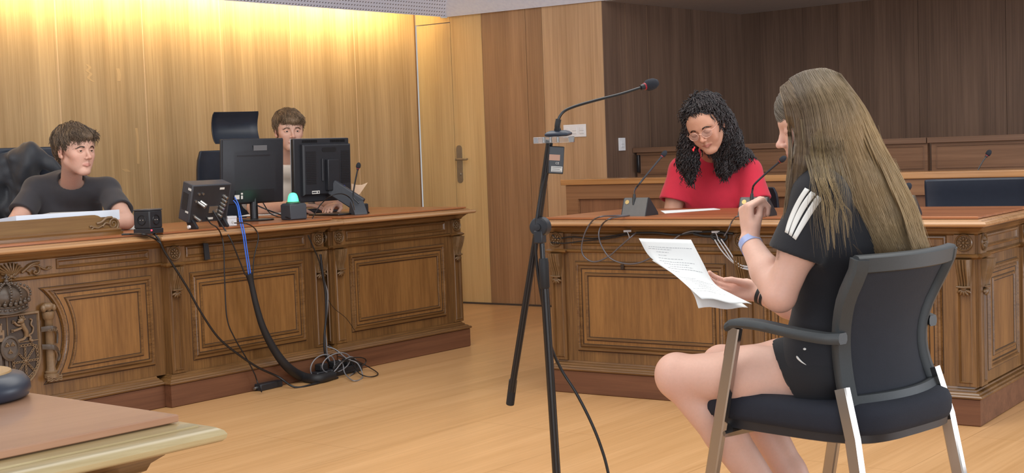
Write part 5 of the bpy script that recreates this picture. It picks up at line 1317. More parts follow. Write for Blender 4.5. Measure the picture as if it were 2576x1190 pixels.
# hair: an inner volume and many strands
S=SDF((.50,3.28,.74),(1.30,3.95,1.42),.005)
hR=hf.R
S.ell(hf.p(0,-.024,.044),np.array([.083,.098,.084])*.95,.02,hR)
S.ell(hf.p(0,-.045,-.02),np.array([.082,.085,.10])*.95,.03,hR)
S.ell(hf.p(0,.010,.02),np.array([.084,.062,.08])*.95,.02,hR); S.ell(hf.p(0,.026,.052),np.array([.080,.070,.070])*.95,.02,hR)
ks=[V(2085,400,3.585),V(2135,470,3.60),V(2190,560,3.60),V(2240,640,3.58)]
for a,b_,r1,r2 in ((hf.p(0,-.03,-.01),ks[0],.076,.084),(ks[0],ks[1],.086,.088),(ks[1],ks[2],.086,.076),(ks[2],ks[3],.074,.056)): S.cap(a,b_,r1,r2,.03)
S.cap(hf.p(-.068,.025,.0),V(2018,400,3.505),.022,.024,.03); S.cap(V(2018,400,3.505),V(2004,480,3.50),.022,.012,.02)
S.cap(hf.p(.068,.025,.0),hf.p(.075,.01,-.16),.022,.024,.03)
# open the face
S.ell(hf.p(0,.130,-.086),np.array([.056,.076,.106]),.01,hR,op='s')
S.cut(V(2250,648,3.6),(.1,0,-1))
hm=hairmat('hair_fair',.36,.45)
def hcol(P):
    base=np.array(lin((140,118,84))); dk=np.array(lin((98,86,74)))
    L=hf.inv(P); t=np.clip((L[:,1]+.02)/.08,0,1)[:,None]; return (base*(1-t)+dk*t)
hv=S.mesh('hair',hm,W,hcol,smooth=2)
hb=surf([hv])
rg=random.Random(11)
LV=[ # pixel rows (u=0 front .. 1 back)
 [(1985,200,3.57),(2010,186,3.575),(2035,178,3.58),(2076,174,3.59),(2116,188,3.61)],
 [(2016,275,3.49),(2040,266,3.480),(2078,258,3.480),(2130,254,3.52),(2174,264,3.61)],
 [(2026,356,3.485),(2054,352,3.470),(2096,348,3.468),(2160,345,3.51),(2214,345,3.60)],
 [(2034,420,3.48),(2076,432,3.455),(2124,432,3.46),(2194,430,3.50),(2258,428,3.59)],
 [(2088,520,3.45),(2106,524,3.44),(2154,528,3.44),(2232,525,3.48),(2303,520,3.56)],
 [(2136,590,3.44),(2152,590,3.43),(2186,590,3.43),(2258,590,3.46),(2322,590,3.54)],
 [(2178,636,3.44),(2192,648,3.44),(2216,650,3.44),(2284,652,3.46),(2338,638,3.53)]]
FR=[[(1962,222,3.56),(1985,204,3.57)],[(1974,280,3.51),(2040,280,3.485)],[(1984,345,3.49),(2044,352,3.475)],[(1984,410,3.485),(2036,425,3.475)],[(1979,470,3.49),(2018,480,3.49)],[(1972,560,3.48),(1992,560,3.48)],[(1960,655,3.48),(1974,650,3.48)]]
def lvp(l,u,TB=LV):
    R_=np.array(TB[l],float); n=len(R_)-1; t=u*n; i=min(n-1,int(t)); f=t-i
    a=R_[i]; b=R_[i+1]; z=R_[i-1] if i>0 else 2*a-b; c=R_[i+2] if i+2<=n else 2*b-a
    return .5*(2*a+(b-z)*f+(2*z-5*a+4*b-c)*f*f+(3*a-z-3*b+c)*f**3)
ST=[];CO=[];RS=[]
CN=np.array(CAMP)
def stick(q,dd):
    """lay strand points on the hair volume, dd above it"""
    out=[];
    for p in q:
        v=p-CN; L=np.linalg.norm(v); h=hb.ray_cast(Vector(CN),Vector(v/L))
        if h[0] is not None and abs((h[0]-CAMP).length-L)<.13: out.append(CN+v/L*((h[0]-CAMP).length))
        else: out.append(None)
    off=0; res=[]; first=[o for o in out if o is not None]
    # where the ray misses, keep the last offset so the strand leaves the surface smoothly
    dl=[ (np.linalg.norm(o-CN)-np.linalg.norm(p-CN)) if o is not None else None for o,p in zip(out,q)]
    k0=next((i for i,d in enumerate(dl) if d is not None),None)
    if k0 is None: return q
    cur=dl[k0]
    for p,d in zip(q,dl):
        if d is not None: cur=d
        else: cur=cur*.85
        v=p-CN; L=np.linalg.norm(v); res.append(CN+v/L*(L+cur-dd))
    R=[res[0]]+[(res[i-1]+res[i]*2+res[i+1])/4 for i in range(1,len(res)-1)]+[res[-1]]
    return R
def strand(u,dd,wig,end=6,seg=4,jit=0,r=.0009,drift=0,TB=LV,shade=None):
    pts=[]; ph=rg.uniform(0,6); rj=rg.uniform(-1,14)
    for l in range(end+1):
        t=l/6; uu=min(1,max(0,u+drift*t)); p=lvp(l,uu,TB); p[1]+=(l==0)*(rj-2); p[0]+=wig*sin(ph+l*1.3)*(.3+t)+jit*t*t; pts.append(V(*p))
    q=[np.array(x) for x in cr([tuple(x) for x in pts],seg)]; ST.append(stick(q,dd)); RS.append(r)
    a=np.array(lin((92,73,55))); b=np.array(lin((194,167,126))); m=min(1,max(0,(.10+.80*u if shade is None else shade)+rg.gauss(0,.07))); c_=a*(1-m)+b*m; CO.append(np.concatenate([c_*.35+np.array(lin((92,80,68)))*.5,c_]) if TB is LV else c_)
for i in range(4600):
    u=rg.random()**.85
    strand(u,.0008+abs(rg.gauss(0,.0035)),rg.uniform(.6,3.2),end=6 if rg.random()<.75 else 5,jit=rg.gauss(0,5),drift=rg.gauss(0,.03))
for i in range(1700):
    k=rg.random(); strand(rg.random(),.0008+abs(rg.gauss(0,.003)),rg.uniform(.5,2),end=3 if k<.3 else (4 if k<.82 else (5 if k<.97 else 6)),jit=rg.gauss(0,5),drift=rg.gauss(0,.01),TB=FR,shade=.12)
# loose locks over the sleeve
for k in range(11):
    x0=rg.uniform(2050,2100); x1=x0+rg.uniform(10,50); e=rg.uniform(560,655); n_=rg.randint(3,7); w=rg.uniform(2,7)
    for i in range(n_):
        o=rg.gauss(0,2.6); pts=[V(x0+o-20,300,3.49),V(x0+o-10,390,3.475),V(x0+o,450,3.425),V((x0+x1)/2+o+w*1.2,510,3.398),V(x1+o-w,e-40,3.385),V(x1+o*.3,e,3.382)]
        ST.append([np.array(x) for x in cr([tuple(x) for x in pts],4)]); RS.append(.0006); m=.3+.25*rg.random(); CO.append(np.array(lin((128,104,76)))*(1-m)+np.array(lin((190,166,118)))*m)
# strands combed from the part over the forehead and the far side
mv=hv.data.vertices; cnt=0; tr=0
while cnt<2300 and tr<60000:
    tr+=1; v=mv[rg.randrange(len(mv))]; p=np.array(v.co); L=hf.inv(p[None])[0]
    if (L[1]<-.01 or L[2]<-.035) and not (L[2]>.065 and L[1]>-.09): continue
    cnt+=1; n=np.array(v.normal); sx=1 if L[0]>0 else -1
    d=hf.R@np.array([sx*.75,-.35-.5*max(0,.08-abs(L[0]))/.08*0,-.85]); d-=n*(d@n); d/=np.linalg.norm(d)+1e-9; q=p.copy(); Z=[]; dn=0
    for k in range(9):
        h=hb.find_nearest(Vector(q)); n=np.array(h[1]); q=np.array(h[0]); Z.append(q+n*(.0006+.0012*rg.random()*(k>0))); dd_=d-n*(d@n); dd_/=np.linalg.norm(dd_)+1e-9; q=q+dd_*.008
    ST.append(Z); RS.append(.0008); m=rg.random()*.35+.25*max(0,min(1,(.05-L[1])/.05)); CO.append(np.array(lin((96,86,76)))*(1-m)+np.array(lin((142,124,98)))*m)
for i in range(90):  # fine veil over the shoulder
    x0=rg.uniform(2036,2140); e=rg.uniform(520,650); dx=rg.uniform(0,45); w=rg.uniform(-9,9)
    pts=[V(x0-24,300,3.49),V(x0-14,385,3.475),V(x0,445,3.428),V(x0+dx*.5+w,(445+e)/2,3.395),V(x0+dx,e,3.385)]
    ST.append([np.array(x) for x in cr([tuple(x) for x in pts],4)]); RS.append(.0004); m=rg.random()*.6; CO.append(np.array(lin((110,92,70)))*(1-m)+np.array(lin((170,150,112)))*m)
for i in range(26):  # flyaways
    t=rg.random(); u=rg.random(); l=rg.randint(2,5); p=lvp(l,1); pts=[V(p[0]-rg.uniform(0,20),p[1]-30,p[2]),V(p[0]+rg.uniform(2,8),p[1],p[2]),V(p[0]+rg.uniform(4,16),p[1]+rg.uniform(20,50),p[2])]
    ST.append([np.array(x) for x in cr([tuple(x) for x in pts],4)]); RS.append(.0004); CO.append(np.array(lin((170,150,115))))
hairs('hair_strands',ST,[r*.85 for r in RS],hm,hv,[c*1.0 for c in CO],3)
# the sheets the reader holds
def sheet(label,le,ri,text=None,name='paper_sheet',wave=.003):
    """left and right edges as (px,py,depth) lists from top to bottom"""
    nv=20; A=[np.array(x) for x in cr([tuple(V(*p)) for p in le],5)]; B=[np.array(x) for x in cr([tuple(V(*p)) for p in ri],5)]; nu=9
    def P(u,v):
        t=v*(len(A)-1); i=min(len(A)-2,int(t)); f=t-i; a=A[i]*(1-f)+A[i+1]*f; t=v*(len(B)-1); i=min(len(B)-2,int(t)); f=t-i; b_=B[i]*(1-f)+B[i+1]*f
        return a*(1-u)+b_*u+np.array([0,0,1])*wave*sin(9*u+6*v)*v
    b=MB(); b.loft([[P(i/nu,j/nv) for i in range(nu+1)] for j in range(nv+1)],False,False,closed=False); o=b.build(name,M_pap,smooth=60)
    so=o.modifiers.new('thickness','SOLIDIFY'); so.thickness=.0004; tag(o,label,'paper')
    if text:
        b=MB(); r2=random.Random(4)
        for v,u0,u1 in text:
            u=u0
            while u<u1:
                w=r2.uniform(.018,.06); ue=min(u+w,u1); n=np.cross(P(u+.05,v)-P(u,v),P(u,v+.03)-P(u,v)); n/=np.linalg.norm(n); n=n if n@(CN-P(u,v))>0 else -n
                b.add([P(u,v)+n*.0006,P(ue,v)+n*.0006,P(ue,v+.0055)+n*.0006,P(u,v+.0055)+n*.0006],[(0,1,2,3)]); u=ue+.014
        b.build('printed_lines',mat('print_grey',(158,162,168),.7,noise=False),parent=o,smooth=0)
    return o
tl=[(.10,.10,.92),(.125,.08,.5),(.16,.2,.42),(.20,.2,.36),(.24,.16,.62),(.28,.12,.8),(.31,.16,.66),(.34,.22,.7),(.37,.12,.88),(.41,.1,.3),(.50,.1,.5),(.53,.2,.9),(.56,.3,.92),(.60,.3,.9),(.63,.35,.9),(.66,.3,.85),(.70,.1,.7),(.76,.1,.8)]
sheet('upper printed sheet in the right hand of the reader',[(1607,600,3.74),(1636,648,3.74),(1698,693,3.73),(1740,728,3.71),(1766,752,3.70)],[(1738,603,3.90),(1768,660,3.90),(1797,712,3.885),(1842,742,3.86),(1892,767,3.84)],tl)
sheet('lower sheet curling away under the printed one in the right hand',[(1640,655,3.76),(1712,703,3.76),(1744,738,3.74),(1757,775,3.73)],[(1760,650,3.92),(1795,716,3.91),(1845,750,3.885),(1882,776,3.86)],None)
# ------------------------------------------------ the person in red
def bodyframe(az): a=radians(az); return np.array([sin(a),cos(a),0]), np.array([-cos(a),sin(a),0])   # forward, left-hand side
def seated(S,fw,lw,pel,ch,nb,hd,Ls,Rs,arms,legs=True,g=0,sk=1,chest=(.155,.105,.17),hair=None):
    R=np.array(Matrix(((lw[0],fw[0],0),(lw[1],fw[1],0),(0,0,1)))); wa=pel*.5+ch*.5
    S.ell(ch,np.array(chest)+g,.05,R); S.ell(wa,np.array([chest[0]*.86,chest[1]*.95,.16])+g,.05,R); S.ell(pel,np.array([chest[0]*1.05,.12,.11])+g,.05,R)
    S.cap(Ls,Rs,.055+g,.055+g,.05)
    return R
def legs(S,pel,fw,lw,d1=.42,yaw=.0,hz=.47):
    for s in (-1,1):
        h=pel+lw*s*.09+np.array([0,0,-.03]); k=h+fw*d1+lw*s*.04; k[2]=.53; a=k+fw*-.02; a=np.array([a[0],a[1],.07])
        S.chain([h,(h+k)/2,k],[.085,.075,.058],.04); S.chain([k,k*.6+a*.4,a],[.052,.052,.036],.02); S.cap(a,a+fw*.13+np.array([0,0,-.035]),.034,.030,.02)
G=person('person','person with long dark curly hair, glasses and red T-shirt looking down at the desk')
gf,gl=bodyframe(200)
hc=V(1777,316,6.72); hf=headframe(hc,207,24,15,1.04)
gp=V(1800,640,7.20); gp[2]=.58; gch=V(1798,470,7.06); gnb=V(1790,398,7.00); 
gLs=V(1882,432,6.98); gRs=V(1716,428,7.10); gLe=V(1908,535,6.92); gRe=V(1690,540,7.05)
gLw=gLe+gf*.17-gl*.10+np.array([0,0,-.05]); gRw=gRe+gf*.16+gl*.10+np.array([0,0,-.05])
lo=gp+np.array([-.42,-.75,-.60]); hi=gp+np.array([.42,.30,.82])
S=SDF((lo[0],lo[1],0),(hi[0],hi[1],1.38),.0045)
seated(S,gf,gl,gp,gch,gnb,None,gLs,gRs,None,g=-.008,chest=(.165,.12,.19))
S.chain([gLs,(gLs+gLe)/2,gLe],[.052,.052,.044],.03); S.chain([gLe,gLw],[.042,.030],.012); S.chain([gRs,(gRs+gRe)/2,gRe],[.052,.052,.044],.03); S.chain([gRe,gRw],[.042,.030],.012)
for w_,s in ((gLw,1),(gRw,-1)): hand(S,w_,gf-gl*s*.6+np.array([0,0,-.2]),(0,0,-1),s,L=.165,curl=(.3,.3,.3,.3))
legs(S,gp,gf,gl,d1=.34)
gfc=face_col(hf,(188,140,116),(160,92,86))
HH=attach_head(S,hf,gnb,.054,.050,t=.05,closed=True,smile=1.3,female=True,w=1.02)
gb=S.mesh('body',SKIN,G,gfc,smooth=1,extra=HH)
FAB_RED=mat('shirt_red',(196,34,58),.85,sheen=.15,bump=(500,.3),noise=(30,.05))
S=SDF((lo[0],lo[1]+.2,.48),(hi[0],hi[1],1.2),.005)
seated(S,gf,gl,gp,gch,gnb,None,gLs,gRs,None,g=.010,chest=(.165,.125,.19))
S.cap(gnb+np.array([0,0,-.02]),gnb+np.array([0,0,.02]),.075,.064,.04)
for a_,e_ in ((gLs,gLe),(gRs,gRe)):
    Q=S.like(); d_=(e_-a_)/np.linalg.norm(e_-a_); Q.cap(a_,a_+(e_-a_)*.95,.066,.088,0); Q.folds(.004,26,3); Q.cut(a_+(e_-a_)*.72,d_); Q.cap(a_+(e_-a_)*.68,a_+(e_-a_)*.95,.064,.072,.004,'s'); S.merge(Q,.03)
S.folds(.0035,22,8); S.cut(gp+np.array([0,0,-.06]),(0,0,-1)); S.cap(gnb+np.array([0,0,.035])+gf*.01,hf.p(0,0,-.05),.058,.070,.004,'s')
gsh=S.mesh('t_shirt',FAB_RED,G,smooth=2)
eyes(hf,gb) if 0 else None
brows(hf,gb,(44,30,26),1.0)
# glasses
M_gl=mat('glasses_frame',(214,168,150),.3,.4,noise=False); M_lens=mat('lens_glass',(235,240,245),.05,trans=.95,alpha=.3,noise=False)
gg=empty('eyeglasses','thin pale-rimmed glasses worn by the person in red','glasses',loc=Vector(hf.o))
b=MB(); o=hf.o
def gpnt(x,y,z): return Vector(hf.p(x,y,z)-o)
for s in (-1,1):
    ring=[gpnt(s*.0335+.0245*cos(a),.106-.010*abs((s*.0335+.0245*cos(a))/.058)**2,-.003+.0195*sin(a)) for a in [2*pi*k/26 for k in range(27)]]
    b.tube(ring,.0012,6); b.tube([gpnt(s*.058,.097,.004),gpnt(s*.072,.085,.006),gpnt(s*.079,.0,.006),gpnt(s*.080,-.02,-.002)],.0011,6)
b.tube(cr([gpnt(-.010,.106,.001),gpnt(0,.109,.004),gpnt(.010,.106,.001)],4),.0012,6)
b.build('frame',M_gl,parent=gg,smooth=60)
lensm=M_lens
for s in (-1,1):
    b=MB(); b.loft([[gpnt(s*.0335+q*.024*cos(a),.1055-.010*abs((s*.0335+q*.0245*cos(a))/.058)**2,-.003+q*.019*sin(a)) for a in [2*pi*k/24 for k in range(24)]] for q in (.02,.5,1)],False,False); b.build('lens',lensm,parent=gg,smooth=60)
# curly hair: dark volume with many curls
hb2=hairmat('hair_curly',.38,.5)
S=SDF(tuple(hf.o-np.array([.32,.22,.46])),tuple(hf.o+np.array([.32,.26,.26])),.006)
S.ell(hf.p(0,-.028,.050),(.098,.108,.094),.02,hf.R)
S.ell(hf.p(0,-.06,-.03),(.10,.08,.12),.03,hf.R)
KL=[V(1742,300,6.76),V(1733,350,6.80),V(1731,395,6.82),V(1734,428,6.84)]
KR=[V(1812,290,6.80),V(1828,345,6.86),V(1834,380,6.88),V(1822,410,6.86)]
for K,rr in ((KL,(.034,.038,.042,.026)),(KR,(.044,.060,.066,.040))):
    for i in range(3): S.cap(K[i],K[i+1],rr[i],rr[i+1],.03)
S.ell(V(1862,388,6.98),(.055,.06,.035),.03)
S.ell(hf.p(-.002,.115,-.038),np.array([.062,.085,.105]),.012,hf.R,op='s')
S.folds(.006,70,3)
dkc=lambda P: np.tile(np.array(lin((34,30,32))),(len(P),1))
gh=S.mesh('hair',hb2,G,dkc,smooth=1)
gbv=surf([gh]); rg=random.Random(5); ST=[];RS=[];CO=[]
me_=gh.data; nv=len(me_.vertices); ctr=Vector(hf.p(0,-.02,.02))
face_c=Vector(hf.p(0,.10,-.04)); down=np.array([0,0,-1.0])
tries=0
while len(ST)<2300 and tries<50000:
    tries+=1; v=me_.vertices[rg.randrange(nv)]; p=np.array(v.co); n=np.array(v.normal)
    L=hf.inv(p[None])[0]
    if L[1]>.035 and abs(L[0])<.068 and L[2]<.082: continue
    if n[1]>.55: continue
    # flow: away from the crown, then down
    cr_=hf.p(.01,-.02,.15); fl=(p-cr_); fl=fl-n*(fl@n); fl/=np.linalg.norm(fl)+1e-6; t=np.clip((hf.o[2]+.06-p[2])/.12,0,1); fl=fl*(1-t)+down*t; fl-=n*(fl@n)*.8; fl/=np.linalg.norm(fl)+1e-6
    b1=np.cross(fl,n); b1/=np.linalg.norm(b1)+1e-6; ln=rg.uniform(.03,.075); turns=rg.uniform(1.2,2.6); ra=rg.uniform(.003,.0065); ph=rg.uniform(0,6); st_=[]
    nseg=int(turns*7)
    for k in range(nseg+1):
        t=k/nseg; a=ph+2*pi*turns*t; st_.append(p+n*(.001+.003)+fl*ln*t+down*.010*t*t+(n*cos(a)+b1*sin(a))*ra*(.5+.7*t))
    Ls_=hf.inv(np.array(st_))
    if ((Ls_[:,1]>.045)&(np.abs(Ls_[:,0])<.064)&(Ls_[:,2]<.072)&(Ls_[:,2]>-.12)).any(): continue
    ST.append(st_); RS.append(rg.uniform(.0020,.0034)); m=rg.random()**1.6; CO.append(np.array(lin((26,22,24)))*(1-m)+np.array(lin((66,58,58)))*m)
for i in range(120):
    K=KL if i%2 else KR; p=K[3]+np.array([rg.gauss(0,.022),rg.gauss(0,.02),rg.gauss(.015,.02)]); st_=[]; ph=rg.uniform(0,6); ra=rg.uniform(.004,.007); ln=rg.uniform(.03,.07)
    for k in range(19): t=k/18; a=ph+15*t; st_.append(p+np.array([ra*cos(a)+.01*rg.random()*0,ra*sin(a),-ln*t]))
    ST.append(st_); RS.append(.0016); CO.append(np.array(lin((30,26,28))))
hairs('hair_curls',ST,RS,hb2,gh,CO,4)
ea=empty('earring','small red earring beside the chin of the person in red','earring',loc=V(1744,377,6.66)); b=MB(); b.ell((0,0,0),(.005,.005,.008)); b.ell((.006,0,.010),(.0035,.003,.006)); b.build('bead',mat('bead_red',(235,50,60),.3,noise=False),parent=ea)
paperflat('white papers on the desk in front of the person in red',[(1662,531),(1795,524.5),(1812,527),(1672,537)],.8155)
# ------------------------------------------------ the two persons at the judges bench
def short_hair(name,hf,parent,col,col2,n=1500,seed=3,vol=1.0,fringe=.05,th=.020,sweep=1,len_=.055,side=0):
    hm_=hairmat('hair_'+name,.42,.45)
    lo=hf.o-.17*hf.s; hi=hf.o+.17*hf.s
    S=SDF(tuple(lo),tuple(hi),.004)
    S.ell(hf.p(0,-.020,.052),np.array([.083*vol,.100*vol,.082*vol])*hf.s,.02,hf.R)
    S.ell(hf.p(0,-.058,.0),np.array([.066,.056,.070])*hf.s,.02,hf.R)
    S.cap(hf.p(-.045,.060,.078),hf.p(.045,.060,.078),.026*hf.s,.026*hf.s,.02)
    S.ell(hf.p(0,.145,-.012),np.array([.082,.085,.062+.0])*hf.s,.012,hf.R,op='s'); S.ell(hf.p(0,.10,-.09),np.array([.10,.10,.105])*hf.s,.012,hf.R,op='s')
    for s in (-1,1): S.ell(hf.p(s*.085,-.004,-.012),np.array([.028,.028,.036])*hf.s,.008,hf.R,op='s')
    S.ell(hf.p(0,-.02,-.14),np.array([.09,.11,.075])*hf.s,.01,hf.R,op='s')
    S.folds(.003,90,seed)
    c1=np.array(lin(col)); c2=np.array(lin(col2))
    h=S.mesh('hair',hm_,parent,lambda P:np.tile(c1*.65+c2*.35,(len(P),1)),smooth=1)
    hbv=surf([h]); rg=random.Random(seed); ST=[];RS=[];CO=[]; me=h.data; nv=len(me.vertices); t=0; crown=hf.p(.01,-.055,.13)
    locks=[(rg.uniform(-.4,.4),rg.uniform(-.5,.5)) for _ in range(60)]
    while len(ST)<n and t<n*20:
        t+=1; v=me.vertices[rg.randrange(nv)]; p=np.array(v.co); nn=np.array(v.normal); L=hf.inv(p[None])[0]
        fl=p-crown; fl-=nn*(fl@nn); q=np.linalg.norm(fl)
        if q<1e-4: continue
        fl/=q; b1=np.cross(fl,nn); i=int((L[0]*31+L[1]*47+L[2]*19)*14)%60; a,c=locks[i]; fl=fl*cos(a)+b1*sin(a)*sweep+b1*side*.6; fl/=np.linalg.norm(fl)
        ln=len_*hf.s*rg.uniform(.6,1.15)*(.35 if L[2]<.02 else 1); st=[]
        for k in range(7):
            s_=k/6; q_=p+fl*ln*s_+b1*(c*.012*s_*s_+.004*sin(s_*5+i))+np.array([0,0,-.010*s_*s_])
            h_=hbv.find_nearest(Vector(q_)); hn=np.array(h_[1]); q0=np.array(h_[0]); off=(q_-q0)@hn
            st.append(q0+hn*(-.0015+.0085*sin(pi*min(1,s_*1.05))*(.35+abs(c))+min(max(off,0),.012)*.6)+ (0 if abs(off)<.02 else (q_-q0)*.5))
        ST.append(st); RS.append(rg.uniform(.0008,.0014)); m=min(1,max(0,.40+.7*c+rg.gauss(0,.12))); CO.append(c1*(1-m)+c2*m)
    # fringe tufts over the forehead
    for k in range(520):
        x=rg.uniform(-.062,.062); y=.075-.35*x*x/.06; a=hf.p(x,y,.088+rg.uniform(-.01,.012)); e=hf.p(x+side*.018+rg.gauss(0,.006),y+.022-.2*abs(x),.088-fringe*rg.uniform(.7,1.1)); m_=(a+e)/2+hf.R@np.array([0,.016,.004])
        ST.append([np.array(z) for z in cr([tuple(a),tuple(m_),tuple(e)],4)]); RS.append(.0010); m=.2+rg.random()*.7; CO.append(c1*(1-m)+c2*m)
    hairs('hair_strands',ST,RS,hm_,h,CO,3); return h
# first boy, dark T-shirt, at the left
B1=person('person','boy with wavy brown hair and dark T-shirt seated at the left of the judges bench')
hc=V(189,380,6.70); hf=headframe(hc,125,1,0,1.0)
bf,bl=bodyframe(150)
bp_=V(150,640,7.02); bp_[2]=.57; bch=V(168,520,6.95); bnb=V(178,462,6.86)
bLs=V(270,478,6.92); bRs=V(92,478,6.86); bLe=V(316,552,6.72); bRe=V(38,556,6.66)
bLw=bLe+np.array([-.14,-.16,.0]); bLw[2]=.86; bRw=V(150,545,6.50); bRw[2]=.875; bLe[2]=.86; bRe[2]=.865
S=SDF((bp_[0]-.45,bp_[1]-.95,0),(bp_[0]+.62,bp_[1]+.25,1.40),.0045)
seated(S,bf,bl,bp_,bch,bnb,None,bLs,bRs,None,g=-.008,chest=(.165,.11,.18))
HH=attach_head(S,hf,bnb+np.array([0,0,-.02]),.051,.049,t=.30)
S.chain([bLs,(bLs+bLe)/2,bLe],[.050,.046,.042],.03); S.chain([bLe,bLw],[.042,.030],.012); S.chain([bRs,(bRs+bRe)/2,bRe],[.050,.046,.044],.03); S.chain([bRe,bRw],[.042,.030],.012)
hand(S,bLw,(-.8,-.5,0),(0,0,-1),1,L=.18,curl=(.2,.2,.2,.25)); hand(S,bRw,(.9,.1,.15),(.0,.2,-1),-1,L=.18,curl=(.5,.5,.5,.5))
legs(S,bp_,bf,bl,d1=.36)
b1b=S.mesh('body',SKIN,B1,face_col(hf,(202,160,142),(186,122,112)),smooth=1,extra=HH)
eyes(hf,b1b,look=(8,2)); brows(hf,b1b,(60,44,36),1.0,-.002)
FAB1=mat('shirt_charcoal',(50,48,52),.85,sheen=.15,bump=(500,.3),noise=(30,.06))
S=SDF((bp_[0]-.42,bp_[1]-.5,.48),(bp_[0]+.5,bp_[1]+.25,1.2),.005)
seated(S,bf,bl,bp_,bch,bnb,None,bLs,bRs,None,g=.009,chest=(.165,.115,.18)); S.cap(bnb+np.array([0,0,-.03]),bnb,.078,.066,.04)
for a_,e_ in ((bLs,bLe),(bRs,bRe)):
    Q=S.like(); d_=(e_-a_)/np.linalg.norm(e_-a_); Q.cap(a_,a_+(e_-a_)*.95,.055,.070,0); Q.folds(.0045,30,3); Q.cut(a_+(e_-a_)*.70,d_); Q.cap(a_+(e_-a_)*.66,a_+(e_-a_)*.95,.050,.055,.004,'s'); S.merge(Q,.03)
S.folds(.0055,26,4); S.cut(bp_+np.array([0,0,-.06]),(0,0,-1)); S.cap(bnb+bf*.012+np.array([0,0,.012]),hf.p(0,-.01,-.06),.062,.075,.004,'s')
S.mesh('t_shirt',FAB1,B1,smooth=2)
short_hair('brown',hf,B1,(70,57,46),(132,110,88),n=3200,seed=4,vol=1.05,fringe=.040,side=.35)
# second boy behind the monitors
B2=person('person','boy with light brown hair and cream T-shirt behind the two monitors')
hc=V(727,330,8.15); hf=headframe(hc,158,2,0,.98)
cf,cl=bodyframe(165)
cp_=V(705,600,8.42); cp_[2]=.57; cch=V(708,462,8.36); cnb=V(716,408,8.26)
cLs=V(780,430,8.30); cRs=V(652,432,8.34); cLe=V(812,520,8.10); cRe=V(640,528,8.05)
cLw=V(850,527,7.86); cRw=V(752,524,7.86); cLe[2]=.87; cRe[2]=.855; cRw[2]=.862; cLw[2]=.862
S=SDF((cp_[0]-.35,cp_[1]-.95,0),(cp_[0]+.50,cp_[1]+.25,1.45),.0048)
seated(S,cf,cl,cp_,cch,cnb,None,cLs,cRs,None,g=-.008,chest=(.16,.11,.18))
HH=attach_head(S,hf,cnb+np.array([0,0,-.02]),.051,.049,t=.30)
S.chain([cLs,(cLs+cLe)/2,cLe],[.050,.046,.040],.03); S.chain([cLe,cLw],[.040,.028],.012); S.chain([cRs,(cRs+cRe)/2,cRe],[.050,.046,.042],.03); S.chain([cRe,cRw],[.042,.028],.012)
hand(S,cRw,(1,-.25,-.02),(0,0,-1),-1,L=.185,curl=(.22,.2,.2,.25)); hand(S,cLw,(-.3,-1,0),(0,0,-1),1,L=.18,curl=(.3,.3,.3,.3))
legs(S,cp_,cf,cl,d1=.34)
b2b=S.mesh('body',SKIN,B2,face_col(hf,(206,164,144),(186,122,112)),smooth=1,extra=HH)
eyes(hf,b2b,look=(0,0)); brows(hf,b2b,(96,72,54),1.0,-.001)
FAB2=mat('shirt_cream',(206,196,184),.85,sheen=.15,bump=(500,.3),noise=(20,.04))
S=SDF((cp_[0]-.36,cp_[1]-.5,.48),(cp_[0]+.45,cp_[1]+.25,1.22),.005)
seated(S,cf,cl,cp_,cch,cnb,None,cLs,cRs,None,g=.009,chest=(.16,.115,.18)); S.cap(cnb+np.array([0,0,-.03]),cnb,.076,.066,.04)
for a_,e_ in ((cLs,cLe),(cRs,cRe)):
    Q=S.like(); d_=(e_-a_)/np.linalg.norm(e_-a_); Q.cap(a_,a_+(e_-a_)*1.0,.064,.080,0); Q.folds(.004,26,3); Q.cut(a_+(e_-a_)*.86,d_); Q.cap(a_+(e_-a_)*.82,a_+(e_-a_),.060,.064,.004,'s'); S.merge(Q,.03)
S.folds(.0045,20,12); S.cut(cp_+np.array([0,0,-.06]),(0,0,-1)); S.cap(cnb+cf*.012+np.array([0,0,.012]),hf.p(0,-.01,-.06),.060,.072,.004,'s')
S.mesh('t_shirt',FAB2,B2,smooth=2)
short_hair('light_brown',hf,B2,(92,72,54),(152,124,94),n=3000,seed=9,vol=1.05,fringe=.052,side=-.5)
# jacket hung on the first chair
ja=[]
S=SDF(tuple(V(40,470,7.12)-np.array([.5,.32,.35])),tuple(V(40,470,7.12)+np.array([.45,.25,.35])),.006)
J=lambda px,py,d=7.10: V(px,py,d)
for a,b_,r1,r2 in ((J(-60,440,7.12),J(0,425,7.12),.06,.055),(J(0,425,7.12),J(70,400,7.10),.055,.05),(J(70,400,7.10),J(95,396,7.12),.05,.045),(J(95,396,7.12),J(140,428,7.14),.045,.03),(J(0,430,7.12),J(-30,520,7.14),.08,.10),(J(70,410,7.12),J(50,520,7.14),.07,.08)): S.cap(a,b_,r1,r2,.04)
S.folds(.022,30,2); S.folds(.010,60,7)
jo=S.mesh('jacket',mat('jacket_cloth',(38,40,46),.6,sheen=.2,bump=(200,.3),noise=(20,.12)),None,smooth=2); tag(jo,'dark jacket draped over the chair back behind the boy at the left','jacket')
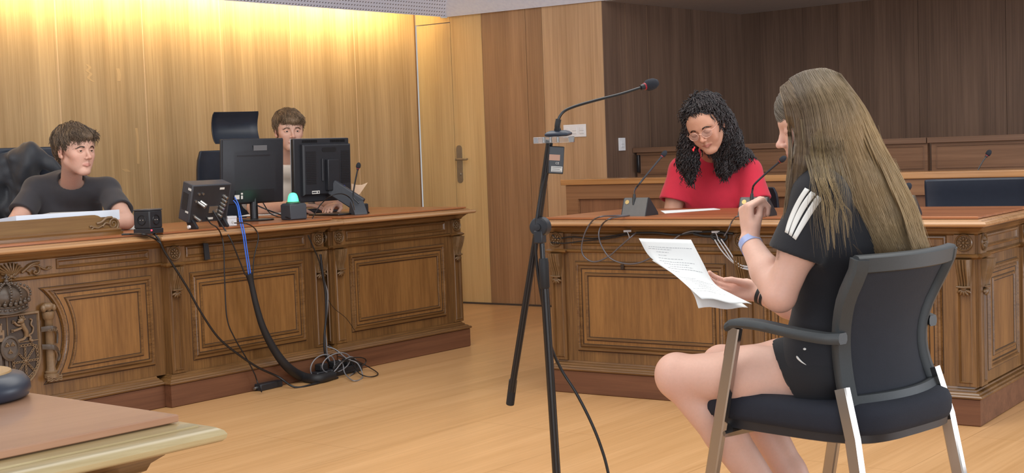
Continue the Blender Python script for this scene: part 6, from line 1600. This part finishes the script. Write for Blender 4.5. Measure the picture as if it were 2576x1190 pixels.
# ------------------------------------------------ cables and small things
def cable(name,label,pts,r,m,group=None,n=8,k=8,rs=None,loc=None):
    P=cr(pts,k); o0=Vector(P[0]); b=MB(); R=None
    if rs: 
        t=len(P)-1; R=[rs[min(len(rs)-2,int(i/t*(len(rs)-1)))]*(1-(i/t*(len(rs)-1)-min(len(rs)-2,int(i/t*(len(rs)-1)))))+rs[min(len(rs)-2,int(i/t*(len(rs)-1)))+1]*(i/t*(len(rs)-1)-min(len(rs)-2,int(i/t*(len(rs)-1)))) for i in range(t+1)]
    b.tube([p-o0 for p in P],r,n,rs=R); o=b.build(name,m,smooth=80); o.location=o0; return tag(o,label,'cable',group)
A_=lambda L,y=-.035: [PA(px,py,y) for px,py in L]
TOPA=lambda px,py,z=.821: Pz(px,py,z)
FL=lambda px,py,z=.006: Pz(px,py,z)
cable('power_cable','thick black cable from the socket cube down across the bench front to the floor',[TOPA(383,584)]+A_([(398,600),(412,630),(432,662),(470,722),(502,780),(548,848),(600,892),(650,925),(700,948)],-.050)+[FL(742,974),FL(790,966),FL(850,950)],.0052,K_cab)
cable('power_cable','black cable running over the bench edge from the book ledge',[TOPA(306,590),TOPA(335,589),TOPA(362,590,.826)]+A_([(388,600),(404,612)],-.054),.0045,K_cab)
cable('signal_cable','thin black cable with a ferrite hanging from the lower plug of the connector box',[PA(509,524,.03),PA(528,560,.0),TOPA(545,572,.83)]+A_([(556,590),(563,625),(565,700),(571,800),(590,850),(622,905),(640,940),(648,962)],-.048)+[FL(658,986,.012)],.0032,K_cab)
cable('signal_cable','black cable from the middle plug of the connector box into the cable sleeve',[PA(524,510,.03),PA(545,545,.0),PA(562,572,-.02)]+A_([(582,606),(600,650),(617,692)],-.050),.0036,K_cab)
cable('blue_cable','left one of the two blue cables hanging from the connector box',[PA(587,504,.05),PA(597,520,.03),PA(604,560,-.02)]+A_([(611,590),(616,625),(622,665),(626,694)],-.055),.0032,K_blue)
cable('blue_cable','right one of the two blue cables hanging from the connector box',[PA(590,496,.05),PA(600,516,.03),PA(609,558,-.02)]+A_([(616,590),(621,625),(627,665),(631,694)],-.055),.0032,K_blue)
cable('signal_cable','black cable looping from the white junction box into the cable sleeve',[TOPA(590,561,.83),TOPA(618,562,.83)]+A_([(640,574),(650,596),(643,630),(638,655),(636,694)],-.050),.003,K_cab)
sl=cable('cable_sleeve','wide black cable sleeve curving down the front of the judges bench to the floor',A_([(627,690),(632,712),(645,770),(662,825),(690,880),(722,922)],-.062)+[FL(760,947,.03),FL(800,953,.024),FL(838,944,.022)],.018,K_rub,n=14,rs=[.019,.014,.0155,.018,.021,.024,.024,.022])
# adapter with its plug
ad=FL(657,985,0); e=empty('power_adapter','black power adapter block on the floor at the foot of the bench','adapter',M=T((ad.x,ad.y,0),AZA-4))
b=MB(); b.box(.0,.155,-.0,.055,0,.034); b.build('adapter_body',K_plas,parent=e,bevel=.005); b=MB(); b.tube([(.0,.028,.017),(-.02,.028,.015)],.007,10); b.build('plug',K_steel,parent=e)
# power strip in a heap of cables
ps=FL(800,958,0); e=empty('power_strip','black power strip with plugs under the tangle of cables by the bench','power strip',M=T((ps.x,ps.y,0),AZA-2))
b=MB(); b.box(0,.34,.0,.055,0,.042); b.build('strip_body',K_plas,parent=e,bevel=.006)
for k in range(3):
    b=MB(); b.box(.03+k*.10,.085+k*.10,.005,.05,.042,.078); b.build('plug',K_rub,parent=e,bevel=.006)
# tangled grey and black cords
def coil(label,c,rx,ry,rz,ph,m,r,turn=1.1,tail=None):
    pts=[Vector((c.x+rx*cos(ph+2*pi*turn*k/16)*.617-ry*sin(ph+2*pi*turn*k/16)*-.3,c.y+rx*cos(ph+2*pi*turn*k/16)*.787,c.z+rz*sin(ph+2*pi*turn*k/16)+.004)) for k in range(17)]
    if tail: pts+=tail
    return cable('tangled_cord',label,pts,r,m,group='tangled cords by the power strip',k=4)
c0=PA(825,926,-.10); 
tg='thin cord in the tangle on the floor between the bench sections'
coil(tg,PA(812,924,-.07),.085,.02,.060,.3,K_grey,.0032,1.15)
coil(tg,PA(846,915,-.10),.10,.03,.050,1.2,K_grey,.003,1.3)
coil(tg,PA(868,932,-.10),.09,.03,.045,2.0,K_cab,.0035,1.4)
coil(tg,PA(880,920,-.12),.12,.03,.035,3.0,K_cab,.003,1.2)
cable('tangled_cord',tg,[PA(826,868,-.03),PA(850,885,-.06),PA(882,912,-.10),FL(905,940,.02),FL(932,948,.006),FL(951,940,.006),FL(925,922,.02),PA(890,905,-.08),PA(850,897,-.05)],.0028,K_cab,group='tangled cords by the power strip')
cable('tangled_cord',tg,[PA(822,872,-.03),PA(845,880,-.06),PA(872,902,-.10),PA(900,915,-.14),FL(912,948,.006),FL(890,958,.006),FL(868,940,.02),PA(862,915,-.10),PA(852,905,-.08)],.003,K_grey,group='tangled cords by the power strip')
cable('tangled_cord',tg,[FL(780,950,.03),PA(800,945,-.12),PA(836,938,-.12),PA(862,910,-.12),PA(886,898,-.10),FL(905,925,.012),FL(880,945,.006)],.0032,K_grey,group='tangled cords by the power strip')
# cables hanging in the gap
cable('gap_cable','pale cable hanging in the gap between the two right bench sections',A_([(812,690),(817,712),(824,740),(822,790),(818,830),(821,862),(823,890),(831,915)],-.02),.0042,K_grey)
cable('gap_cable','black cable hanging in the gap between the two right bench sections',A_([(806,640),(812,690),(819,740),(820,800),(816,850),(818,890),(834,925)],-.028),.006,K_cab)
cable('gap_cable','thin dark cable crossing the corner pilaster beside the gap',A_([(775,592),(788,622),(802,655),(812,700)],-.02),.0032,K_cab)
cable('gap_cable','very thin cable crossing the right bench section to its lower moulding',A_([(820,745),(840,775),(870,800),(893,832)],-.012),.0014,K_cab)
b=MB(); q=[PA(px,py,.024) for px,py in ((510,612),(522,612),(527,652),(514,654))]; q2=[p+Vector((cos(radians(AZA)),-sin(radians(AZA)),0))*.006 for p in q]; b.loft([q,q2]); tag(b.build('black_tape',K_rub,smooth=0),'strip of black tape stuck on the frieze of the bench under the connector box','tape')
# behind the monitors
cable('monitor_cable','black cable with a white tag curving behind the round monitor foot',[Pd(628,492,7.30),Pd(640,512,7.25),Pd(668,526,7.22),Pd(700,538,7.25),TOPA(722,547,.83),TOPA(732,549,.826)],.0035,K_cab)
cable('monitor_cable','black cable with a thick ferrite beside the round monitor foot',[Pd(655,500,7.45),Pd(664,514,7.42),Pd(678,535,7.4),TOPA(698,545,.825),TOPA(720,547,.822)],.003,K_cab)
b=MB(); p=Pd(612,506,7.26); b.M=Matrix.Translation(p)@rotz(radians(15))@roty(radians(40)); b.box(-.014,.014,-.002,.002,-.018,.018); tag(b.build('cable_tag',K_wht,smooth=0,bevel=.001),'small white tag on the cable behind the round monitor foot','tag')
cable('monitor_cable','black cable arching over the slanted arm of the square monitor',[TOPA(786,549,.822),TOPA(792,538,.84),Pd(808,513,7.33),Pd(834,492,7.30),Pd(862,488,7.36),Pd(884,502,7.45),TOPA(892,528,.86)],.0028,K_cab)
b=MB(); dd=7.95; q=[Pd(px,py,dd) for px,py in ((884,462),(897,465),(910,465),(925,459),(914,475),(902,492),(886,506))]; b.loft([q,[p+Vector((.001,.001,0)) for p in q]]); tag(b.build('paper_sheet',mat('paper_tan',(226,196,166),.7,noise=False),smooth=0),'upright tan paper behind the desk microphone right of the square monitor','paper')
# cables at the lawyers desk
B_=lambda L,y=-.05: [PA(px,py,y,MBk) for px,py in L]
TOPB=lambda px,py,z=.820: Pz(px,py,z)
cable('microphone_cable','outer grey cable loop hanging over the edge of the lawyers desk',[TOPB(1580,541.5),TOPB(1545,543),TOPB(1512,545,.824)]+B_([(1490,556),(1472,585),(1463,622),(1470,646),(1495,659),(1530,646),(1560,620),(1588,596)],-.052)+B_([(1600,586)],-.01),.0035,mat('cable_darkgrey',(90,86,90),.35,.3,noise=False))
cable('microphone_cable','inner grey cable loop hanging over the edge of the lawyers desk',[TOPB(1583,542),TOPB(1556,546),TOPB(1532,551,.822)]+B_([(1514,566),(1506,590),(1514,620),(1536,650),(1570,663),(1605,662),(1640,647),(1665,625)],-.052)+B_([(1700,600)],-.02),.0035,mat('cable_darkgrey'))
cable('microphone_cable','dark cables running under the edge of the lawyers desk, left part',B_([(1388,590),(1402,600),(1440,596),(1490,600),(1540,594),(1580,586)],.018),.0035,K_cab)
cable('microphone_cable','dark cable sagging lower under the left edge of the lawyers desk',B_([(1386,610),(1420,612),(1470,606),(1530,600),(1600,586)],.014),.003,K_cab)
cable('microphone_cable','dark cable under the edge of the lawyers desk, right of the loops',B_([(1600,586),(1650,586),(1700,591),(1745,586),(1790,583),(1845,588)],.012),.0055,K_cab)
cable('microphone_cable','thin pale cable arching under the edge above the sheets',B_([(1690,606),(1710,592),(1740,582),(1780,584)],.010),.0028,K_grey)
cable('microphone_cable','black bunch of cable under the desk edge left of the raised hand',B_([(1745,588),(1770,594),(1800,596),(1822,604),(1828,594),(1815,586),(1790,592),(1800,604),(1822,608)],.005),.006,K_rub)
for i,(lb,L) in enumerate((('first pale cable of the bundle hanging to the right',[(1798,603),(1815,630),(1838,655),(1860,670),(1885,676)]),('second pale cable of the bundle hanging to the right',[(1806,602),(1826,632),(1842,655),(1862,672),(1888,680)]),('third pale cable of the bundle hanging to the right',[(1814,602),(1832,628),(1850,656),(1866,668),(1890,672)]))):
    cable('bundle_cable',lb+' under the lawyers desk',B_(L,-.005-.004*i),.0032,K_cabw)
cable('microphone_cable','dark cable from the second desk microphone over the edge by the raised hand',[TOPB(1862,545),TOPB(1853,545,.822)]+B_([(1842,556),(1832,578),(1822,594)],-.05),.003,mat('cable_darkgrey'))
for lb,px,py in (('white cable clip under the desk edge by the cable loops',1578,581),('white cable clip under the desk edge by the bunch',1800,583)):
    p=PA(px,py,-.0,MBk); b=MB(); b.M=Matrix.Translation(p); b.box(-.017,.017,-.006,.006,-.005,.004); b.tube([(.0,-.004,-.004),(.006,-.006,-.02),(.008,-.006,-.032)],.002,6); tag(b.build('cable_clip',K_cabw,smooth=30),lb,'clip')
x=MBk.inverted()@PA(1568,671,.03,MBk); b=MB(); b.box(x.x-.008,x.x+.008,.018,.034,x.z-.012,x.z+.012); tag(b.build('lock_plate',D_dark,world=MBk,bevel=.002),'small dark lock plate in the panel moulding under the cable loops','lock')
# cable of the microphone stand
cable('stand_cable','black cable running down the boom stand and away to the floor',[Pd(1388,425,3.35),Pd(1375,440,3.36),Pd(1360,490,3.37),Pd(1349,560,3.375),Pd(1347,610,3.38),Pd(1352,680,3.39),Pd(1368,780,3.40),Pd(1386,870,3.405),Pd(1412,930,3.42),Pd(1450,990,3.42),Pd(1486,1060,3.42),Pd(1512,1125,3.42),Pd(1530,1190,3.42),Pd(1548,1300,3.42),Pz(1575,1540,.008),Pz(1680,1600,.008)],.0038,K_cab)
# pale scuff marks of the left wall
sm=mat('scuff_pale',(196,160,112),.5,noise=False)
for L,w in (([(218,162),(226,170),(219,178),(229,186),(222,196),(236,206)],.010),([(296,172),(300,188),(299,204)],.012),([(343,322),(346,345),(347,370),(348,412)],.009),([(312,425),(322,432)],.02)):
    P_=[]
    for px,py in L:
        Mi=T(CRN,AZA).inverted(); r=Mi.to_3x3()@ray(px,py); c=Mi@CAMP; t=-(c.y+.0008)/r.y; P_.append(c+r*t)
    P2=cr(P_,3); b=MB(); b.loft([[(p.x-w,-.0008,p.z),(p.x+w,-.0008,p.z),(p.x+w,.0,p.z),(p.x-w,.0,p.z)] for p in P2]); o=b.build('scuff_mark',sm,world=T(CRN,AZA),smooth=0); struct(o)
